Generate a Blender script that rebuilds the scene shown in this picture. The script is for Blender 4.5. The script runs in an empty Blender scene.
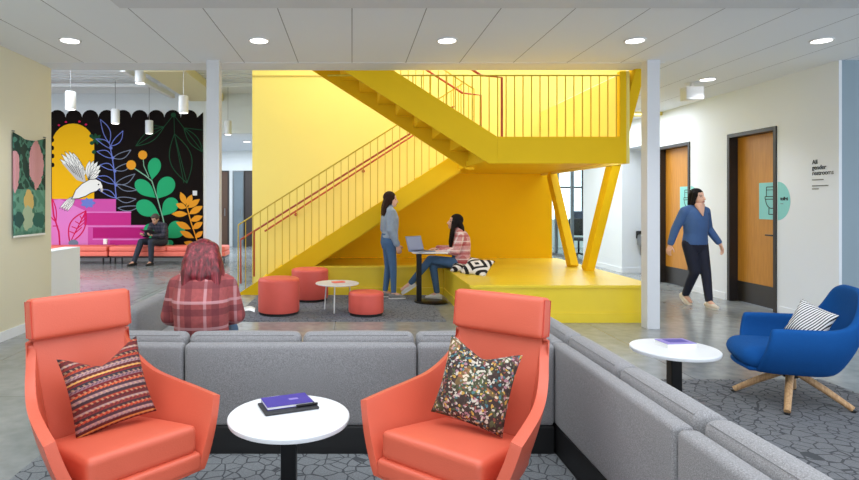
import bpy, bmesh, math, random
import numpy as np
from mathutils import Vector, Matrix
random.seed(7)
C = bpy.context.scene.collection
PI = math.pi
def R(a): return math.radians(a)

# ------------------------------------------------------------------ camera, world, lights, exposure
H_CAM = 1.44
cam_data = bpy.data.cameras.new('camera')
cam = bpy.data.objects.new('camera', cam_data); C.objects.link(cam)
cam.location = (0, 0, H_CAM); cam.rotation_euler = (PI/2, 0, 0)
cam_data.sensor_width = 36.0; cam_data.lens = 36.0*580/859
cam_data.shift_x = (429.5-352)/859; cam_data.shift_y = -(240-202.5)/859
cam_data.clip_start = 0.05; cam_data.clip_end = 200
bpy.context.scene.camera = cam
vs = bpy.context.scene.view_settings
vs.view_transform = 'Standard'; vs.look = 'None'; vs.gamma = 1.0; vs.use_curve_mapping = False
vs.exposure = 0.0
world = bpy.data.worlds.new('world'); bpy.context.scene.world = world; world.use_nodes = True
world.node_tree.nodes['Background'].inputs[0].default_value = (0.84, 0.92, 1.0, 1)
world.node_tree.nodes['Background'].inputs[1].default_value = 2.5

def area(name, loc, sx, sy, power, rot=(0,0,0), col=(1,1,1)):
    d = bpy.data.lights.new(name, 'AREA'); d.shape = 'RECTANGLE'; d.size = sx; d.size_y = sy
    d.energy = power; d.color = col
    o = bpy.data.objects.new(name, d); o.location = loc; o.rotation_euler = rot; C.objects.link(o); return o
area('skylight_over_stairs', (1.6, 8.7, 5.85), 6.4, 2.8, 240, col=(.88, .94, 1))
area('daylight_left_hall', (-7.2, 9.2, 4.08), 5.5, 3.2, 430, col=(.86, .93, 1))
area('corridor_light_left', (-3.2, 16.6, 3.1), 3, 3, 150, col=(.86, .93, 1))
area('corridor_light_right', (4.6, 11.0, 3.03), 1.2, 3.0, 95, col=(.88, .94, 1))
area('office_light', (7.4, 15.5, 2.9), 3, 3, 110, col=(.92, .97, 1))
area('lounge_light_front', (.6, 1.9, 2.99), 7.0, 3.8, 225, col=(.9, .95, 1))

# ------------------------------------------------------------------ materials
def s2l(c):
    return tuple(((v/255)/12.92 if v/255 <= .04045 else ((v/255+.055)/1.055)**2.4) for v in c)
MATS = {}
def mat(name, rgb, rough=.5, metal=0, noise=0, nscale=8, bump=0, bscale=60, spec=.5, sheen=0, emit=0, alpha=None, trans=0):
    m = bpy.data.materials.new(name); m.use_nodes = True; nt = m.node_tree; b = nt.nodes['Principled BSDF']
    col = s2l(rgb) + (1,)
    b.inputs['Base Color'].default_value = col; b.inputs['Roughness'].default_value = rough
    b.inputs['Metallic'].default_value = metal; b.inputs['Specular IOR Level'].default_value = spec
    if sheen: b.inputs['Sheen Weight'].default_value = sheen
    if trans: b.inputs['Transmission Weight'].default_value = trans
    if emit:
        b.inputs['Emission Color'].default_value = col; b.inputs['Emission Strength'].default_value = emit
    tc = nt.nodes.new('ShaderNodeTexCoord')
    if noise:
        n = nt.nodes.new('ShaderNodeTexNoise'); n.inputs['Scale'].default_value = nscale; n.inputs['Detail'].default_value = 6
        nt.links.new(tc.outputs['Object'], n.inputs['Vector'])
        mx = nt.nodes.new('ShaderNodeMix'); mx.data_type = 'RGBA'
        mx.inputs[6].default_value = tuple(c*(1-noise) for c in col[:3])+(1,); mx.inputs[7].default_value = tuple(min(1, c*(1+noise)) for c in col[:3])+(1,)
        nt.links.new(n.outputs['Fac'], mx.inputs[0]); nt.links.new(mx.outputs[2], b.inputs['Base Color'])
    if bump:
        n2 = nt.nodes.new('ShaderNodeTexNoise'); n2.inputs['Scale'].default_value = bscale; n2.inputs['Detail'].default_value = 4
        nt.links.new(tc.outputs['Object'], n2.inputs['Vector'])
        bp = nt.nodes.new('ShaderNodeBump'); bp.inputs['Strength'].default_value = bump; bp.inputs['Distance'].default_value = .01
        nt.links.new(n2.outputs['Fac'], bp.inputs['Height']); nt.links.new(bp.outputs['Normal'], b.inputs['Normal'])
    MATS[name] = m; return m
class NT:
    """small helper to write node graphs"""
    def __init__(s, m): s.t = m.node_tree; s.b = s.t.nodes['Principled BSDF']
    def n(s, typ, **kw):
        nd = s.t.nodes.new(typ)
        for k, v in kw.items(): setattr(nd, k, v)
        return nd
    def l(s, a, b): s.t.links.new(a, b)
    def math(s, op, a, b=None, c=None):
        nd = s.n('ShaderNodeMath', operation=op)
        for i, v in enumerate((a, b, c)):
            if v is None: continue
            if isinstance(v, (int, float)): nd.inputs[i].default_value = v
            else: s.l(v, nd.inputs[i])
        return nd.outputs[0]
    def mix(s, f, a, b):
        nd = s.n('ShaderNodeMix', data_type='RGBA')
        for i, v in ((0, f), (6, a), (7, b)):
            if isinstance(v, (int, float)): nd.inputs[i].default_value = v
            elif isinstance(v, tuple): nd.inputs[i].default_value = (s2l(v)+(1,))
            else: s.l(v, nd.inputs[i])
        return nd.outputs[2]
    def obj(s):
        tc = s.n('ShaderNodeTexCoord'); sp = s.n('ShaderNodeSeparateXYZ'); s.l(tc.outputs['Object'], sp.inputs[0]); return tc.outputs['Object'], sp.outputs
    def ramp(s, f, stops, const=True):
        nd = s.n('ShaderNodeValToRGB'); cr = nd.color_ramp
        if const: cr.interpolation = 'CONSTANT'
        while len(cr.elements) < len(stops): cr.elements.new(.5)
        for e, (p, c) in zip(cr.elements, stops): e.position = p; e.color = s2l(c)+(1,)
        s.l(f, nd.inputs[0]); return nd.outputs[0]

mat('white_paint', (228, 233, 241), .6, noise=.02, nscale=1.5)
mat('cool_white_paint', (224, 229, 233), .6, noise=.02)
mat('beige_paint', (221, 217, 196), .65, noise=.03, nscale=2)
mat('blue_grey_paint', (142, 160, 172), .6, noise=.04, nscale=3)
mat('column_paint', (214, 216, 221), .5, noise=.02)
mat('soffit_paint', (214, 217, 222), .6, noise=.02)
mat('deck_paint', (232, 234, 236), .55)
mat('cream_paint', (226, 218, 180), .6)
mat('yellow_wall', (240, 220, 120), .45, noise=.03, nscale=1.2)
mat('nook_glow_amber', (242, 188, 4), .7, spec=.15, noise=.03, nscale=1.2)  # wall yellow deepened to carry the nook's warm bounced light
mat('yellow_steel', (240, 196, 24), .55, spec=.15, noise=.04, nscale=2)
mat('yellow_deck', (238, 208, 52), .32, noise=.06, nscale=5)
mat('yellow_rod', (206, 176, 44), .4)
mat('handrail_paint', (184, 80, 46), .35)
mat('coral_leather', (207, 93, 69), .42, noise=.05, nscale=5, bump=.12, bscale=180)
mat('coral_piping', (196, 62, 42), .5)
mat('coral_vinyl', (226, 96, 84), .5, noise=.05, nscale=9, bump=.1, bscale=90)
mat('coral_bench', (240, 116, 98), .55, noise=.05, nscale=6)
mat('bench_dark', (52, 40, 40), .5)
mat('white_laminate', (226, 228, 232), .3, noise=.01)
mat('black_metal', (24, 24, 26), .35, metal=.6, noise=.05)
mat('black_matte', (20, 20, 22), .6, noise=.1, nscale=20)
mat('sofa_plinth', (17, 17, 19), .55, noise=.1)
mat('steel', (150, 152, 155), .3, metal=.9, noise=.04)
mat('white_metal', (225, 226, 228), .4, noise=.02)
mat('black_frame', (38, 33, 32), .45, noise=.08)
mat('teal_vinyl', (134, 206, 206), .5, noise=.02)
mat('icon_black', (28, 40, 44), .6)
mat('grey_text', (120, 122, 124), .6)
mat('lamp_glow', (255, 252, 248), .5, emit=4)
mat('purple_cover', (62, 50, 150), .45, noise=.05)
mat('purple_light', (142, 128, 196), .5, noise=.05)
mat('paper', (238, 238, 236), .7, noise=.02)
mat('folder_black', (44, 44, 48), .55, noise=.1, nscale=20)
mat('laptop_silver', (132, 142, 168), .35, metal=.3, noise=.03)
mat('screen_pale', (150, 160, 186), .25)
mat('screen_dark', (40, 48, 64), .2)
mat('blue_wool', (24, 80, 146), .9, noise=.08, nscale=40, bump=.3, bscale=300, spec=.1)
mat('office_floor', (96, 100, 108), .7, noise=.2)
mat('pale_green_glass_wall', (206, 222, 218), .5, noise=.03)
mat('window_sky', (226, 238, 246), .5, emit=1.6)
mat('frame_alu', (122, 128, 132), .35, metal=.5)
mat('dark_door', (52, 44, 44), .5, noise=.1)
mat('dark_brown_door', (84, 60, 46), .5, noise=.1)
mat('grey_steel_door', (110, 124, 134), .4, noise=.06)
mat('skin_light', (226, 178, 156), .55, noise=.03)
mat('skin_tan', (206, 156, 132), .55, noise=.03)
mat('eye_dark', (46, 32, 30), .4)
mat('lip', (176, 84, 82), .45)
mat('hair_brown', (50, 30, 24), .75, spec=.2, noise=.4, nscale=60, bump=.5, bscale=120)
mat('hair_black', (22, 16, 16), .75, spec=.2, noise=.4, nscale=60, bump=.5, bscale=120)
mat('hair_grey', (78, 66, 62), .6, noise=.4, nscale=60, bump=.4, bscale=120)
mat('denim_grey', (146, 160, 178), .85, noise=.15, nscale=18, bump=.3, bscale=60)
mat('jeans_blue', (72, 104, 142), .85, noise=.18, nscale=14, bump=.3, bscale=60)
mat('jeans_dark', (66, 96, 130), .85, noise=.18, nscale=14, bump=.3, bscale=60)
mat('jeans_navy', (24, 28, 48), .85, noise=.15, nscale=14)
mat('trousers_charcoal', (42, 46, 60), .85, noise=.15, nscale=14)
mat('sweater_blue', (66, 98, 150), .85, noise=.08, nscale=20, bump=.2, bscale=80)
mat('shoe_grey', (128, 128, 128), .7, noise=.1)
mat('shoe_cream', (226, 214, 200), .7, noise=.06)
mat('shoe_white', (214, 212, 206), .7, noise=.06)
mat('shoe_black', (26, 24, 26), .5, noise=.1)
mat('sole_white', (226, 224, 220), .6)

def coral_glass():
    m = mat('glass', (235, 245, 245), .02, trans=1.0, spec=.5); NT(m).b.inputs['IOR'].default_value = 1.05
coral_glass()
# polished concrete
m = mat('concrete_floor', (146, 150, 150), .2); g = NT(m); co, xyz = g.obj()
n1 = g.n('ShaderNodeTexNoise'); n1.inputs['Scale'].default_value = .7; n1.inputs['Detail'].default_value = 8; n1.inputs['Roughness'].default_value = .65; g.l(co, n1.inputs['Vector'])
n2 = g.n('ShaderNodeTexNoise'); n2.inputs['Scale'].default_value = 9; n2.inputs['Detail'].default_value = 8; g.l(co, n2.inputs['Vector'])
f = g.math('ADD', g.math('MULTIPLY', n1.outputs['Fac'], .7), g.math('MULTIPLY', n2.outputs['Fac'], .3))
colr = g.ramp(f, [(.32, (112, 115, 116)), (.5, (140, 144, 145)), (.68, (164, 167, 166))], const=False)
# saw-cut control joints
jx = g.math('LESS_THAN', g.math('ABSOLUTE', g.math('SUBTRACT', g.math('MODULO', g.math('ADD', xyz[0], 31.7), 3.0), 1.5)), .004)
jy = g.math('LESS_THAN', g.math('ABSOLUTE', g.math('SUBTRACT', g.math('MODULO', g.math('ADD', xyz[1], 30.2), 3.0), 1.5)), .004)
colr = g.mix(g.math('MAXIMUM', jx, jy), colr, (96, 98, 98)); g.l(colr, g.b.inputs['Base Color'])
g.l(g.math('ADD', g.math('MULTIPLY', n2.outputs['Fac'], .15), .12), g.b.inputs['Roughness'])
# ceiling tiles: long panels, joints every .622 m
m = mat('ceiling_tile', (240, 243, 248), .7); g = NT(m); co, xyz = g.obj()
mx = g.math('MODULO', g.math('ADD', xyz[0], 62.2+.311), .622)
jx = g.math('LESS_THAN', g.math('ABSOLUTE', g.math('SUBTRACT', mx, .311)), .0045)
g.l(g.mix(jx, (238, 242, 248), (150, 152, 158)), g.b.inputs['Base Color'])
nz = g.n('ShaderNodeTexNoise'); nz.inputs['Scale'].default_value = 150; g.l(co, nz.inputs['Vector'])
bp = g.n('ShaderNodeBump'); bp.inputs['Strength'].default_value = .1; bp.inputs['Distance'].default_value = .003; g.l(nz.outputs['Fac'], bp.inputs['Height']); g.l(bp.outputs['Normal'], g.b.inputs['Normal'])
# carpets with crackle pattern
def carpet(name, base, line, scale, lw, contrast=.25):
    m = mat(name, base, .95, spec=.1); g = NT(m); co, xyz = g.obj()
    nz = g.n('ShaderNodeTexNoise'); nz.inputs['Scale'].default_value = 3; g.l(co, nz.inputs['Vector'])
    va = g.n('ShaderNodeVectorMath', operation='MULTIPLY_ADD'); g.l(nz.outputs['Color'], va.inputs[0]); va.inputs[1].default_value = (.12, .12, 0); g.l(co, va.inputs[2])
    v = g.n('ShaderNodeTexVoronoi', feature='DISTANCE_TO_EDGE'); v.inputs['Scale'].default_value = scale; g.l(va.outputs[0], v.inputs['Vector'])
    edge = g.math('LESS_THAN', v.outputs['Distance'], lw)
    fn = g.n('ShaderNodeTexNoise'); fn.inputs['Scale'].default_value = 160; fn.inputs['Detail'].default_value = 3; g.l(co, fn.inputs['Vector'])
    bb = g.mix(fn.outputs['Fac'], tuple(int(c*(1-contrast)) for c in base), tuple(min(255, int(c*(1+contrast))) for c in base))
    g.l(g.mix(edge, bb, line), g.b.inputs['Base Color'])
    bp = g.n('ShaderNodeBump'); bp.inputs['Strength'].default_value = .5; bp.inputs['Distance'].default_value = .004; g.l(fn.outputs['Fac'], bp.inputs['Height']); g.l(bp.outputs['Normal'], g.b.inputs['Normal'])
carpet('carpet_front', (122, 126, 129), (80, 83, 87), 12, .04)
carpet('carpet_right', (108, 110, 114), (74, 76, 80), 13, .045)
carpet('carpet_blue_grey', (108, 112, 120), (84, 88, 96), 16, .05, .4)
# heathered sofa wool
m = mat('sofa_wool', (134, 136, 142), .95, spec=.15, sheen=.15); g = NT(m); co, xyz = g.obj()
n1 = g.n('ShaderNodeTexNoise'); n1.inputs['Scale'].default_value = 240; n1.inputs['Detail'].default_value = 4; g.l(co, n1.inputs['Vector'])
g.l(g.ramp(n1.outputs['Fac'], [(.3, (114, 113, 115)), (.5, (134, 133, 135)), (.7, (156, 155, 157))], const=False), g.b.inputs['Base Color'])
bp = g.n('ShaderNodeBump'); bp.inputs['Strength'].default_value = .35; bp.inputs['Distance'].default_value = .003; g.l(n1.outputs['Fac'], bp.inputs['Height']); g.l(bp.outputs['Normal'], g.b.inputs['Normal'])
# wood
def wood(name, a, b_, sc=(14, 14, 1.2), rough=.45):
    m = mat(name, a, rough); g = NT(m); co, xyz = g.obj()
    mp = g.n('ShaderNodeMapping'); mp.inputs['Scale'].default_value = sc; g.l(co, mp.inputs['Vector'])
    n = g.n('ShaderNodeTexNoise'); n.inputs['Scale'].default_value = 3; n.inputs['Detail'].default_value = 8; g.l(mp.outputs[0], n.inputs['Vector'])
    g.l(g.ramp(n.outputs['Fac'], [(.35, a), (.65, b_)], const=False), g.b.inputs['Base Color'])
wood('door_wood', (186, 124, 36), (198, 136, 46)); wood('oak', (176, 134, 92), (206, 168, 124), (30, 30, 4)); 
# plaids
def plaid(name, base, dark, light, period, axes=(0, 2)):
    m = mat(name, base, .85); g = NT(m); co, xyz = g.obj(); col = None
    nz = g.n('ShaderNodeTexNoise'); nz.inputs['Scale'].default_value = 40; g.l(co, nz.inputs['Vector'])
    col = g.mix(nz.outputs['Fac'], tuple(int(c*.82) for c in base), tuple(min(255, int(c*1.15)) for c in base))
    for ax in axes:
        t = g.math('FRACT', g.math('ADD', g.math('DIVIDE', xyz[ax], period), 20))
        d = g.math('LESS_THAN', g.math('ABSOLUTE', g.math('SUBTRACT', t, .35)), .13)
        col = g.mix(g.math('MULTIPLY', d, .6), col, dark)
        d2 = g.math('LESS_THAN', g.math('ABSOLUTE', g.math('SUBTRACT', t, .72)), .055)
        col = g.mix(g.math('MULTIPLY', d2, .65), col, light)
    g.l(col, g.b.inputs['Base Color'])
plaid('plaid_rust', (156, 76, 76), (104, 44, 52), (200, 152, 156), .17)
plaid('plaid_red_white', (206, 150, 150), (166, 40, 48), (240, 232, 228), .13)
plaid('plaid_navy', (52, 52, 66), (24, 26, 38), (92, 78, 88), .09)
# red hair with strands
m = mat('hair_red', (88, 22, 30), .38); g = NT(m); co, xyz = g.obj()
mp = g.n('ShaderNodeMapping'); mp.inputs['Scale'].default_value = (60, 60, 5); g.l(co, mp.inputs['Vector'])
n = g.n('ShaderNodeTexNoise'); n.inputs['Scale'].default_value = 1; n.inputs['Detail'].default_value = 5; g.l(mp.outputs[0], n.inputs['Vector'])
g.l(g.ramp(n.outputs['Fac'], [(.35, (66, 10, 20)), (.55, (116, 22, 36)), (.72, (166, 64, 74))], const=False), g.b.inputs['Base Color'])
bp = g.n('ShaderNodeBump'); bp.inputs['Strength'].default_value = .8; bp.inputs['Distance'].default_value = .01; g.l(n.outputs['Fac'], bp.inputs['Height']); g.l(bp.outputs['Normal'], g.b.inputs['Normal'])
# kilim stripes (horizontal bands with little stitched dashes)
m = mat('kilim', (120, 40, 36), .9); g = NT(m); co, xyz = g.obj()
nz = g.n('ShaderNodeTexNoise'); nz.inputs['Scale'].default_value = 6; g.l(co, nz.inputs['Vector'])
zz = g.math('ADD', xyz[2], g.math('MULTIPLY', g.math('POWER', xyz[0], 2), .35))
t = g.math('FRACT', g.math('ADD', g.math('MULTIPLY', zz, 4.6), 10.3))
bands = [(0, (96, 26, 26)), (.06, (150, 52, 34)), (.10, (58, 34, 40)), (.16, (146, 110, 110)), (.22, (70, 42, 50)), (.27, (196, 84, 46)), (.31, (104, 24, 26)),
         (.38, (134, 96, 104)), (.44, (48, 40, 50)), (.50, (120, 30, 28)), (.55, (206, 148, 74)), (.585, (88, 28, 28)), (.64, (158, 122, 124)), (.70, (74, 44, 52)),
         (.76, (176, 64, 38)), (.81, (62, 34, 38)), (.87, (126, 38, 34)), (.93, (150, 120, 116)), (.97, (90, 30, 32))]
col = g.ramp(t, bands[:19])
dash = g.math('LESS_THAN', g.math('FRACT', g.math('ADD', g.math('MULTIPLY', xyz[0], 46), g.math('MULTIPLY', zz, 30))), .42)
thin = g.math('LESS_THAN', g.math('FRACT', g.math('MULTIPLY', g.math('ADD', zz, 10), 36)), .34)
col = g.mix(g.math('MULTIPLY', g.math('MULTIPLY', dash, thin), .42), col, (206, 160, 120))
dash2 = g.math('LESS_THAN', g.math('FRACT', g.math('SUBTRACT', g.math('MULTIPLY', xyz[0], 60), g.math('MULTIPLY', zz, 60))), .45)
thin2 = g.math('GREATER_THAN', g.math('FRACT', g.math('MULTIPLY', g.math('ADD', zz, 10), 36)), .72)
col = g.mix(g.math('MULTIPLY', g.math('MULTIPLY', dash2, thin2), .55), col, (40, 24, 30)); g.l(col, g.b.inputs['Base Color'])
# busy multicolour print
m = mat('confetti_print', (50, 40, 34), .9); g = NT(m); co, xyz = g.obj()
nz = g.n('ShaderNodeTexNoise'); nz.inputs['Scale'].default_value = 30; g.l(co, nz.inputs['Vector'])
va = g.n('ShaderNodeVectorMath', operation='MULTIPLY_ADD'); g.l(nz.outputs['Color'], va.inputs[0]); va.inputs[1].default_value = (.03, .03, .03); g.l(co, va.inputs[2])
v = g.n('ShaderNodeTexVoronoi'); v.inputs['Scale'].default_value = 92; g.l(va.outputs[0], v.inputs['Vector'])
sp = g.n('ShaderNodeSeparateColor'); g.l(v.outputs['Color'], sp.inputs[0])
col = g.ramp(sp.outputs[0], [(0, (52, 40, 36)), (.26, (214, 204, 188)), (.42, (70, 52, 46)), (.52, (140, 74, 62)), (.6, (84, 96, 62)), (.68, (60, 46, 42)), (.8, (208, 164, 74)), (.86, (176, 128, 140)), (.94, (66, 120, 130))])
edge = g.math('GREATER_THAN', v.outputs['Distance'], .0085)
ed2 = g.math('GREATER_THAN', v.outputs['Distance'], .66)
col = g.mix(g.math('MULTIPLY', ed2, .9), col, (40, 32, 30))
v2 = g.n('ShaderNodeTexVoronoi'); v2.inputs['Scale'].default_value = 9; g.l(co, v2.inputs['Vector'])
sp2 = g.n('ShaderNodeSeparateColor'); g.l(v2.outputs['Color'], sp2.inputs[0])
reg = g.ramp(sp2.outputs[1], [(0, (88, 104, 60)), (.25, (60, 46, 40)), (.5, (150, 90, 100)), (.62, (60, 44, 40)), (.85, (176, 140, 76))])
col = g.mix(.28, col, reg)
g.l(col, g.b.inputs['Base Color'])
# fine black and white stripe
m = mat('pinstripe', (230, 230, 230), .9); g = NT(m); co, xyz = g.obj()
t = g.math('FRACT', g.math('ADD', g.math('MULTIPLY', g.math('ADD', xyz[0], g.math('MULTIPLY', xyz[2], -.35)), 62), 40))
g.l(g.mix(g.math('LESS_THAN', t, .45), (232, 232, 232), (46, 48, 54)), g.b.inputs['Base Color'])
# diamond black and white
m = mat('diamond_bw', (230, 230, 230), .9); g = NT(m); co, xyz = g.obj()
d = g.math('ADD', g.math('ABSOLUTE', xyz[0]), g.math('ABSOLUTE', xyz[2]))
t = g.math('FRACT', g.math('ADD', g.math('MULTIPLY', d, 8.5), .15))
g.l(g.mix(g.math('LESS_THAN', t, .5), (226, 222, 220), (26, 24, 28)), g.b.inputs['Base Color'])
# tapestry print
m = mat('tapestry_print', (60, 96, 84), .95); g = NT(m); co, xyz = g.obj()
def blob(cx, cz, rx, rz, wob=.25, sc=14):
    nn = g.n('ShaderNodeTexNoise'); nn.inputs['Scale'].default_value = sc; g.l(co, nn.inputs['Vector'])
    ax = g.math('POWER', g.math('DIVIDE', g.math('SUBTRACT', xyz[1], -cx), rx), 2); az = g.math('POWER', g.math('DIVIDE', g.math('SUBTRACT', xyz[2], cz), rz), 2)
    return g.math('LESS_THAN', g.math('ADD', g.math('SQRT', g.math('ADD', ax, az)), g.math('MULTIPLY', g.math('SUBTRACT', nn.outputs['Fac'], .5), wob*4)), 1)
nn = g.n('ShaderNodeTexNoise'); nn.inputs['Scale'].default_value = 7; g.l(co, nn.inputs['Vector'])
col = g.ramp(nn.outputs['Fac'], [(0, (34, 62, 54)), (.5, (74, 124, 106)), (.6, (38, 74, 62))])
low = g.math('LESS_THAN', xyz[2], -.05)
col2 = g.ramp(nn.outputs['Fac'], [(0, (84, 138, 118)), (.42, (104, 156, 136)), (.6, (70, 118, 100))])
col = g.mix(low, col, col2)
vv = g.n('ShaderNodeTexWave'); vv.bands_direction = 'Y'; vv.inputs['Scale'].default_value = 16; vv.inputs['Distortion'].default_value = 3; g.l(co, vv.inputs['Vector'])
pink = g.mix(vv.outputs['Fac'], (196, 132, 140), (226, 172, 176))
col = g.mix(blob(-.13, .24, .15, .27, .12), col, pink); col = g.mix(blob(.29, .15, .07, .22, .12), col, pink)
col = g.mix(blob(.02, -.18, .09, .12), col, (214, 184, 112)); col = g.mix(blob(.04, -.37, .12, .13), col, (172, 190, 160)); col = g.mix(blob(-.18, -.4, .13, .1), col, (48, 100, 88)); col = g.mix(blob(.22, -.38, .1, .08), col, (44, 86, 82))
g.l(col, g.b.inputs['Base Color'])
# mural paints
for nm, c in dict(mu_black=(24, 18, 17), mu_yellow=(238, 178, 24), mu_pink=(206, 84, 164), mu_pink_light=(222, 128, 196), mu_magenta=(198, 52, 136), mu_magenta_dark=(178, 36, 118),
                  mu_red=(206, 28, 84), mu_white=(236, 232, 226), mu_line=(40, 36, 40), mu_green=(44, 166, 112), mu_stem=(128, 176, 150), mu_orange=(234, 158, 46),
                  mu_periwinkle=(112, 126, 200), mu_slate=(122, 130, 150), mu_dark_green=(34, 76, 52), mu_wing_shade=(196, 190, 186)).items():
    mat(nm, c, .8, spec=.08)
# ------------------------------------------------------------------ mesh helpers
class MB:
    def __init__(s): s.v = []; s.f = []; s.m = []; s.mi = 0
    def add(s, vs_, fs):
        o = len(s.v); s.v += [tuple(v) for v in vs_]; s.f += [tuple(i+o for i in f) for f in fs]; s.m += [s.mi]*len(fs); return s
    def box(s, x0, x1, y0, y1, z0, z1, M=None):
        vv = [(x, y, z) for z in (z0, z1) for y in (y0, y1) for x in (x0, x1)]
        if M is not None: vv = [M @ Vector(v) for v in vv]
        return s.add(vv, [(0, 2, 3, 1), (4, 5, 7, 6), (0, 1, 5, 4), (2, 6, 7, 3), (0, 4, 6, 2), (1, 3, 7, 5)])
    def bar(s, p0, p1, w, h, up=(0, 0, 1)):
        p0 = Vector(p0); p1 = Vector(p1); d = (p1-p0).normalized(); u = Vector(up)
        if abs(d.dot(u)) > .98: u = Vector((1, 0, 0))
        sx = d.cross(u).normalized(); uz = sx.cross(d).normalized()
        vv = [p + sx*a*w/2 + uz*b*h/2 for p in (p0, p1) for a, b in ((-1, -1), (1, -1), (1, 1), (-1, 1))]
        return s.add(vv, [(3, 2, 1, 0), (4, 5, 6, 7), (0, 1, 5, 4), (1, 2, 6, 5), (2, 3, 7, 6), (3, 0, 4, 7)])
    def prism(s, poly, y0, y1):      # poly in x,z ; extruded along y
        n = len(poly); vv = [(x, y0, z) for x, z in poly] + [(x, y1, z) for x, z in poly]
        fs = [tuple(range(n)), tuple(range(2*n-1, n-1, -1))] + [((i+1) % n, i, i+n, (i+1) % n+n) for i in range(n)]
        return s.add(vv, fs)
    def tube(s, pts, r, n=10, caps=True):
        pts = [Vector(p) for p in pts]; rs = r if isinstance(r, (list, tuple)) else [r]*len(pts); vv = []; fs = []
        ref = None
        for i, p in enumerate(pts):
            d = (pts[min(i+1, len(pts)-1)]-pts[max(i-1, 0)]).normalized()
            if ref is None:
                ref = Vector((0, 0, 1)) if abs(d.z) < .9 else Vector((1, 0, 0))
            a = d.cross(ref).normalized(); b = a.cross(d).normalized(); ref = b
            for k in range(n):
                t = 2*PI*k/n; vv.append(p + (a*math.cos(t)+b*math.sin(t))*rs[i])
        for i in range(len(pts)-1):
            for k in range(n):
                k2 = (k+1) % n; fs.append((i*n+k, i*n+k2, (i+1)*n+k2, (i+1)*n+k))
        if caps: fs += [tuple(range(n-1, -1, -1)), tuple((len(pts)-1)*n+k for k in range(n))]
        return s.add(vv, fs)
    def lathe(s, prof, n=32, c=(0, 0, 0)):   # prof: (r,z)
        vv = []; fs = []
        for r, z in prof:
            for k in range(n):
                t = 2*PI*k/n; vv.append((c[0]+r*math.cos(t), c[1]+r*math.sin(t), c[2]+z))
        for i in range(len(prof)-1):
            for k in range(n):
                k2 = (k+1) % n; fs.append((i*n+k, i*n+k2, (i+1)*n+k2, (i+1)*n+k))
        fs += [tuple(range(n-1, -1, -1)), tuple((len(prof)-1)*n+k for k in range(n))]
        return s.add(vv, fs)
    def rbox(s, x0, x1, y0, y1, z0, z1, r=.03, n=10, puff=(0, 0, 0), M=None, taper=None):
        cx, cy, cz = (x0+x1)/2, (y0+y1)/2, (z0+z1)/2; h = Vector(((x1-x0)/2, (y1-y0)/2, (z1-z0)/2))
        r = min(r, h.x*.999, h.y*.999, h.z*.999); idx = {}; vv = []; fs = []
        ts = []
        for ax in range(3):     # sample denser at the edges
            e = [-h[ax] + r*(1-math.cos(PI/2*i/4))*1.0 for i in range(5)]
            mid = [-(h[ax]-r) + 2*(h[ax]-r)*i/n for i in range(1, n)] if n > 1 else []
            a = e + mid + [-v for v in reversed(e)]; ts.append(a)
        def vert(i, j, k):
            key = (i, j, k)
            if key in idx: return idx[key]
            q = Vector((ts[0][i], ts[1][j], ts[2][k])); inn = Vector([max(-(h[a]-r), min(h[a]-r, q[a])) for a in range(3)])
            d = q-inn
            if d.length > 1e-9:
                # project onto rounded corner
                d.normalize(); q = inn + d*r
            u = [q[a]/h[a] for a in range(3)]
            for a in range(3):
                if puff[a]:
                    b, c_ = (a+1) % 3, (a+2) % 3
                    q[a] += u[a]*puff[a]*(1-min(1, u[b]**2))*(1-min(1, u[c_]**2))
            if taper: q = Vector(taper(q))
            idx[key] = len(vv); p = Vector((q.x+cx, q.y+cy, q.z+cz)); vv.append(M @ p if M is not None else p); return idx[key]
        N = [len(t)-1 for t in ts]
        for a in range(3):
            b, c_ = (a+1) % 3, (a+2) % 3
            for side in (0, N[a]):
                for i in range(N[b]):
                    for j in range(N[c_]):
                        q = []
                        for di, dj in ((0, 0), (1, 0), (1, 1), (0, 1)):
                            k = [0, 0, 0]; k[a] = side; k[b] = i+di; k[c_] = j+dj; q.append(vert(*k))
                        if side == 0: q.reverse()
                        if len(set(q)) > 2: fs.append(tuple(q))
        return s.add(vv, fs)
    def build(s, name, mats, parent=None, smooth=None, bevel=0, seg=2, origin=None, solid=0, sub=0, weld=False):
        me = bpy.data.meshes.new(name)
        vv = s.v
        if origin is not None: vv = [(v[0]-origin[0], v[1]-origin[1], v[2]-origin[2]) for v in vv]
        me.from_pydata(vv, [], s.f)
        if not isinstance(mats, (list, tuple)): mats = [mats]
        for m_ in mats: me.materials.append(MATS[m_])
        for p, mi in zip(me.polygons, s.m): p.material_index = mi
        me.update(); me.validate()
        if weld:
            bm = bmesh.new(); bm.from_mesh(me); bmesh.ops.remove_doubles(bm, verts=bm.verts, dist=1e-5); bmesh.ops.recalc_face_normals(bm, faces=bm.faces); bm.to_mesh(me); bm.free()
        if smooth is not None:
            me.shade_smooth()
            if smooth < 180: me.set_sharp_from_angle(angle=R(smooth))
        o = bpy.data.objects.new(name, me); C.objects.link(o)
        if origin is not None: o.location = origin
        if solid:
            md = o.modifiers.new('solidify', 'SOLIDIFY'); md.thickness = solid; md.offset = 0
        if bevel:
            md = o.modifiers.new('bevel', 'BEVEL'); md.width = bevel; md.segments = seg; md.limit_method = 'ANGLE'; md.angle_limit = R(40)
        if sub:
            md = o.modifiers.new('subsurf', 'SUBSURF'); md.levels = sub; md.render_levels = sub
        if parent is not None: o.parent = parent
        return o
def tag(o, label=None, cat=None, group=None, kind=None):
    if label: o['label'] = label
    if cat: o['category'] = cat
    if group: o['group'] = group
    if kind: o['kind'] = kind
    return o
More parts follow.
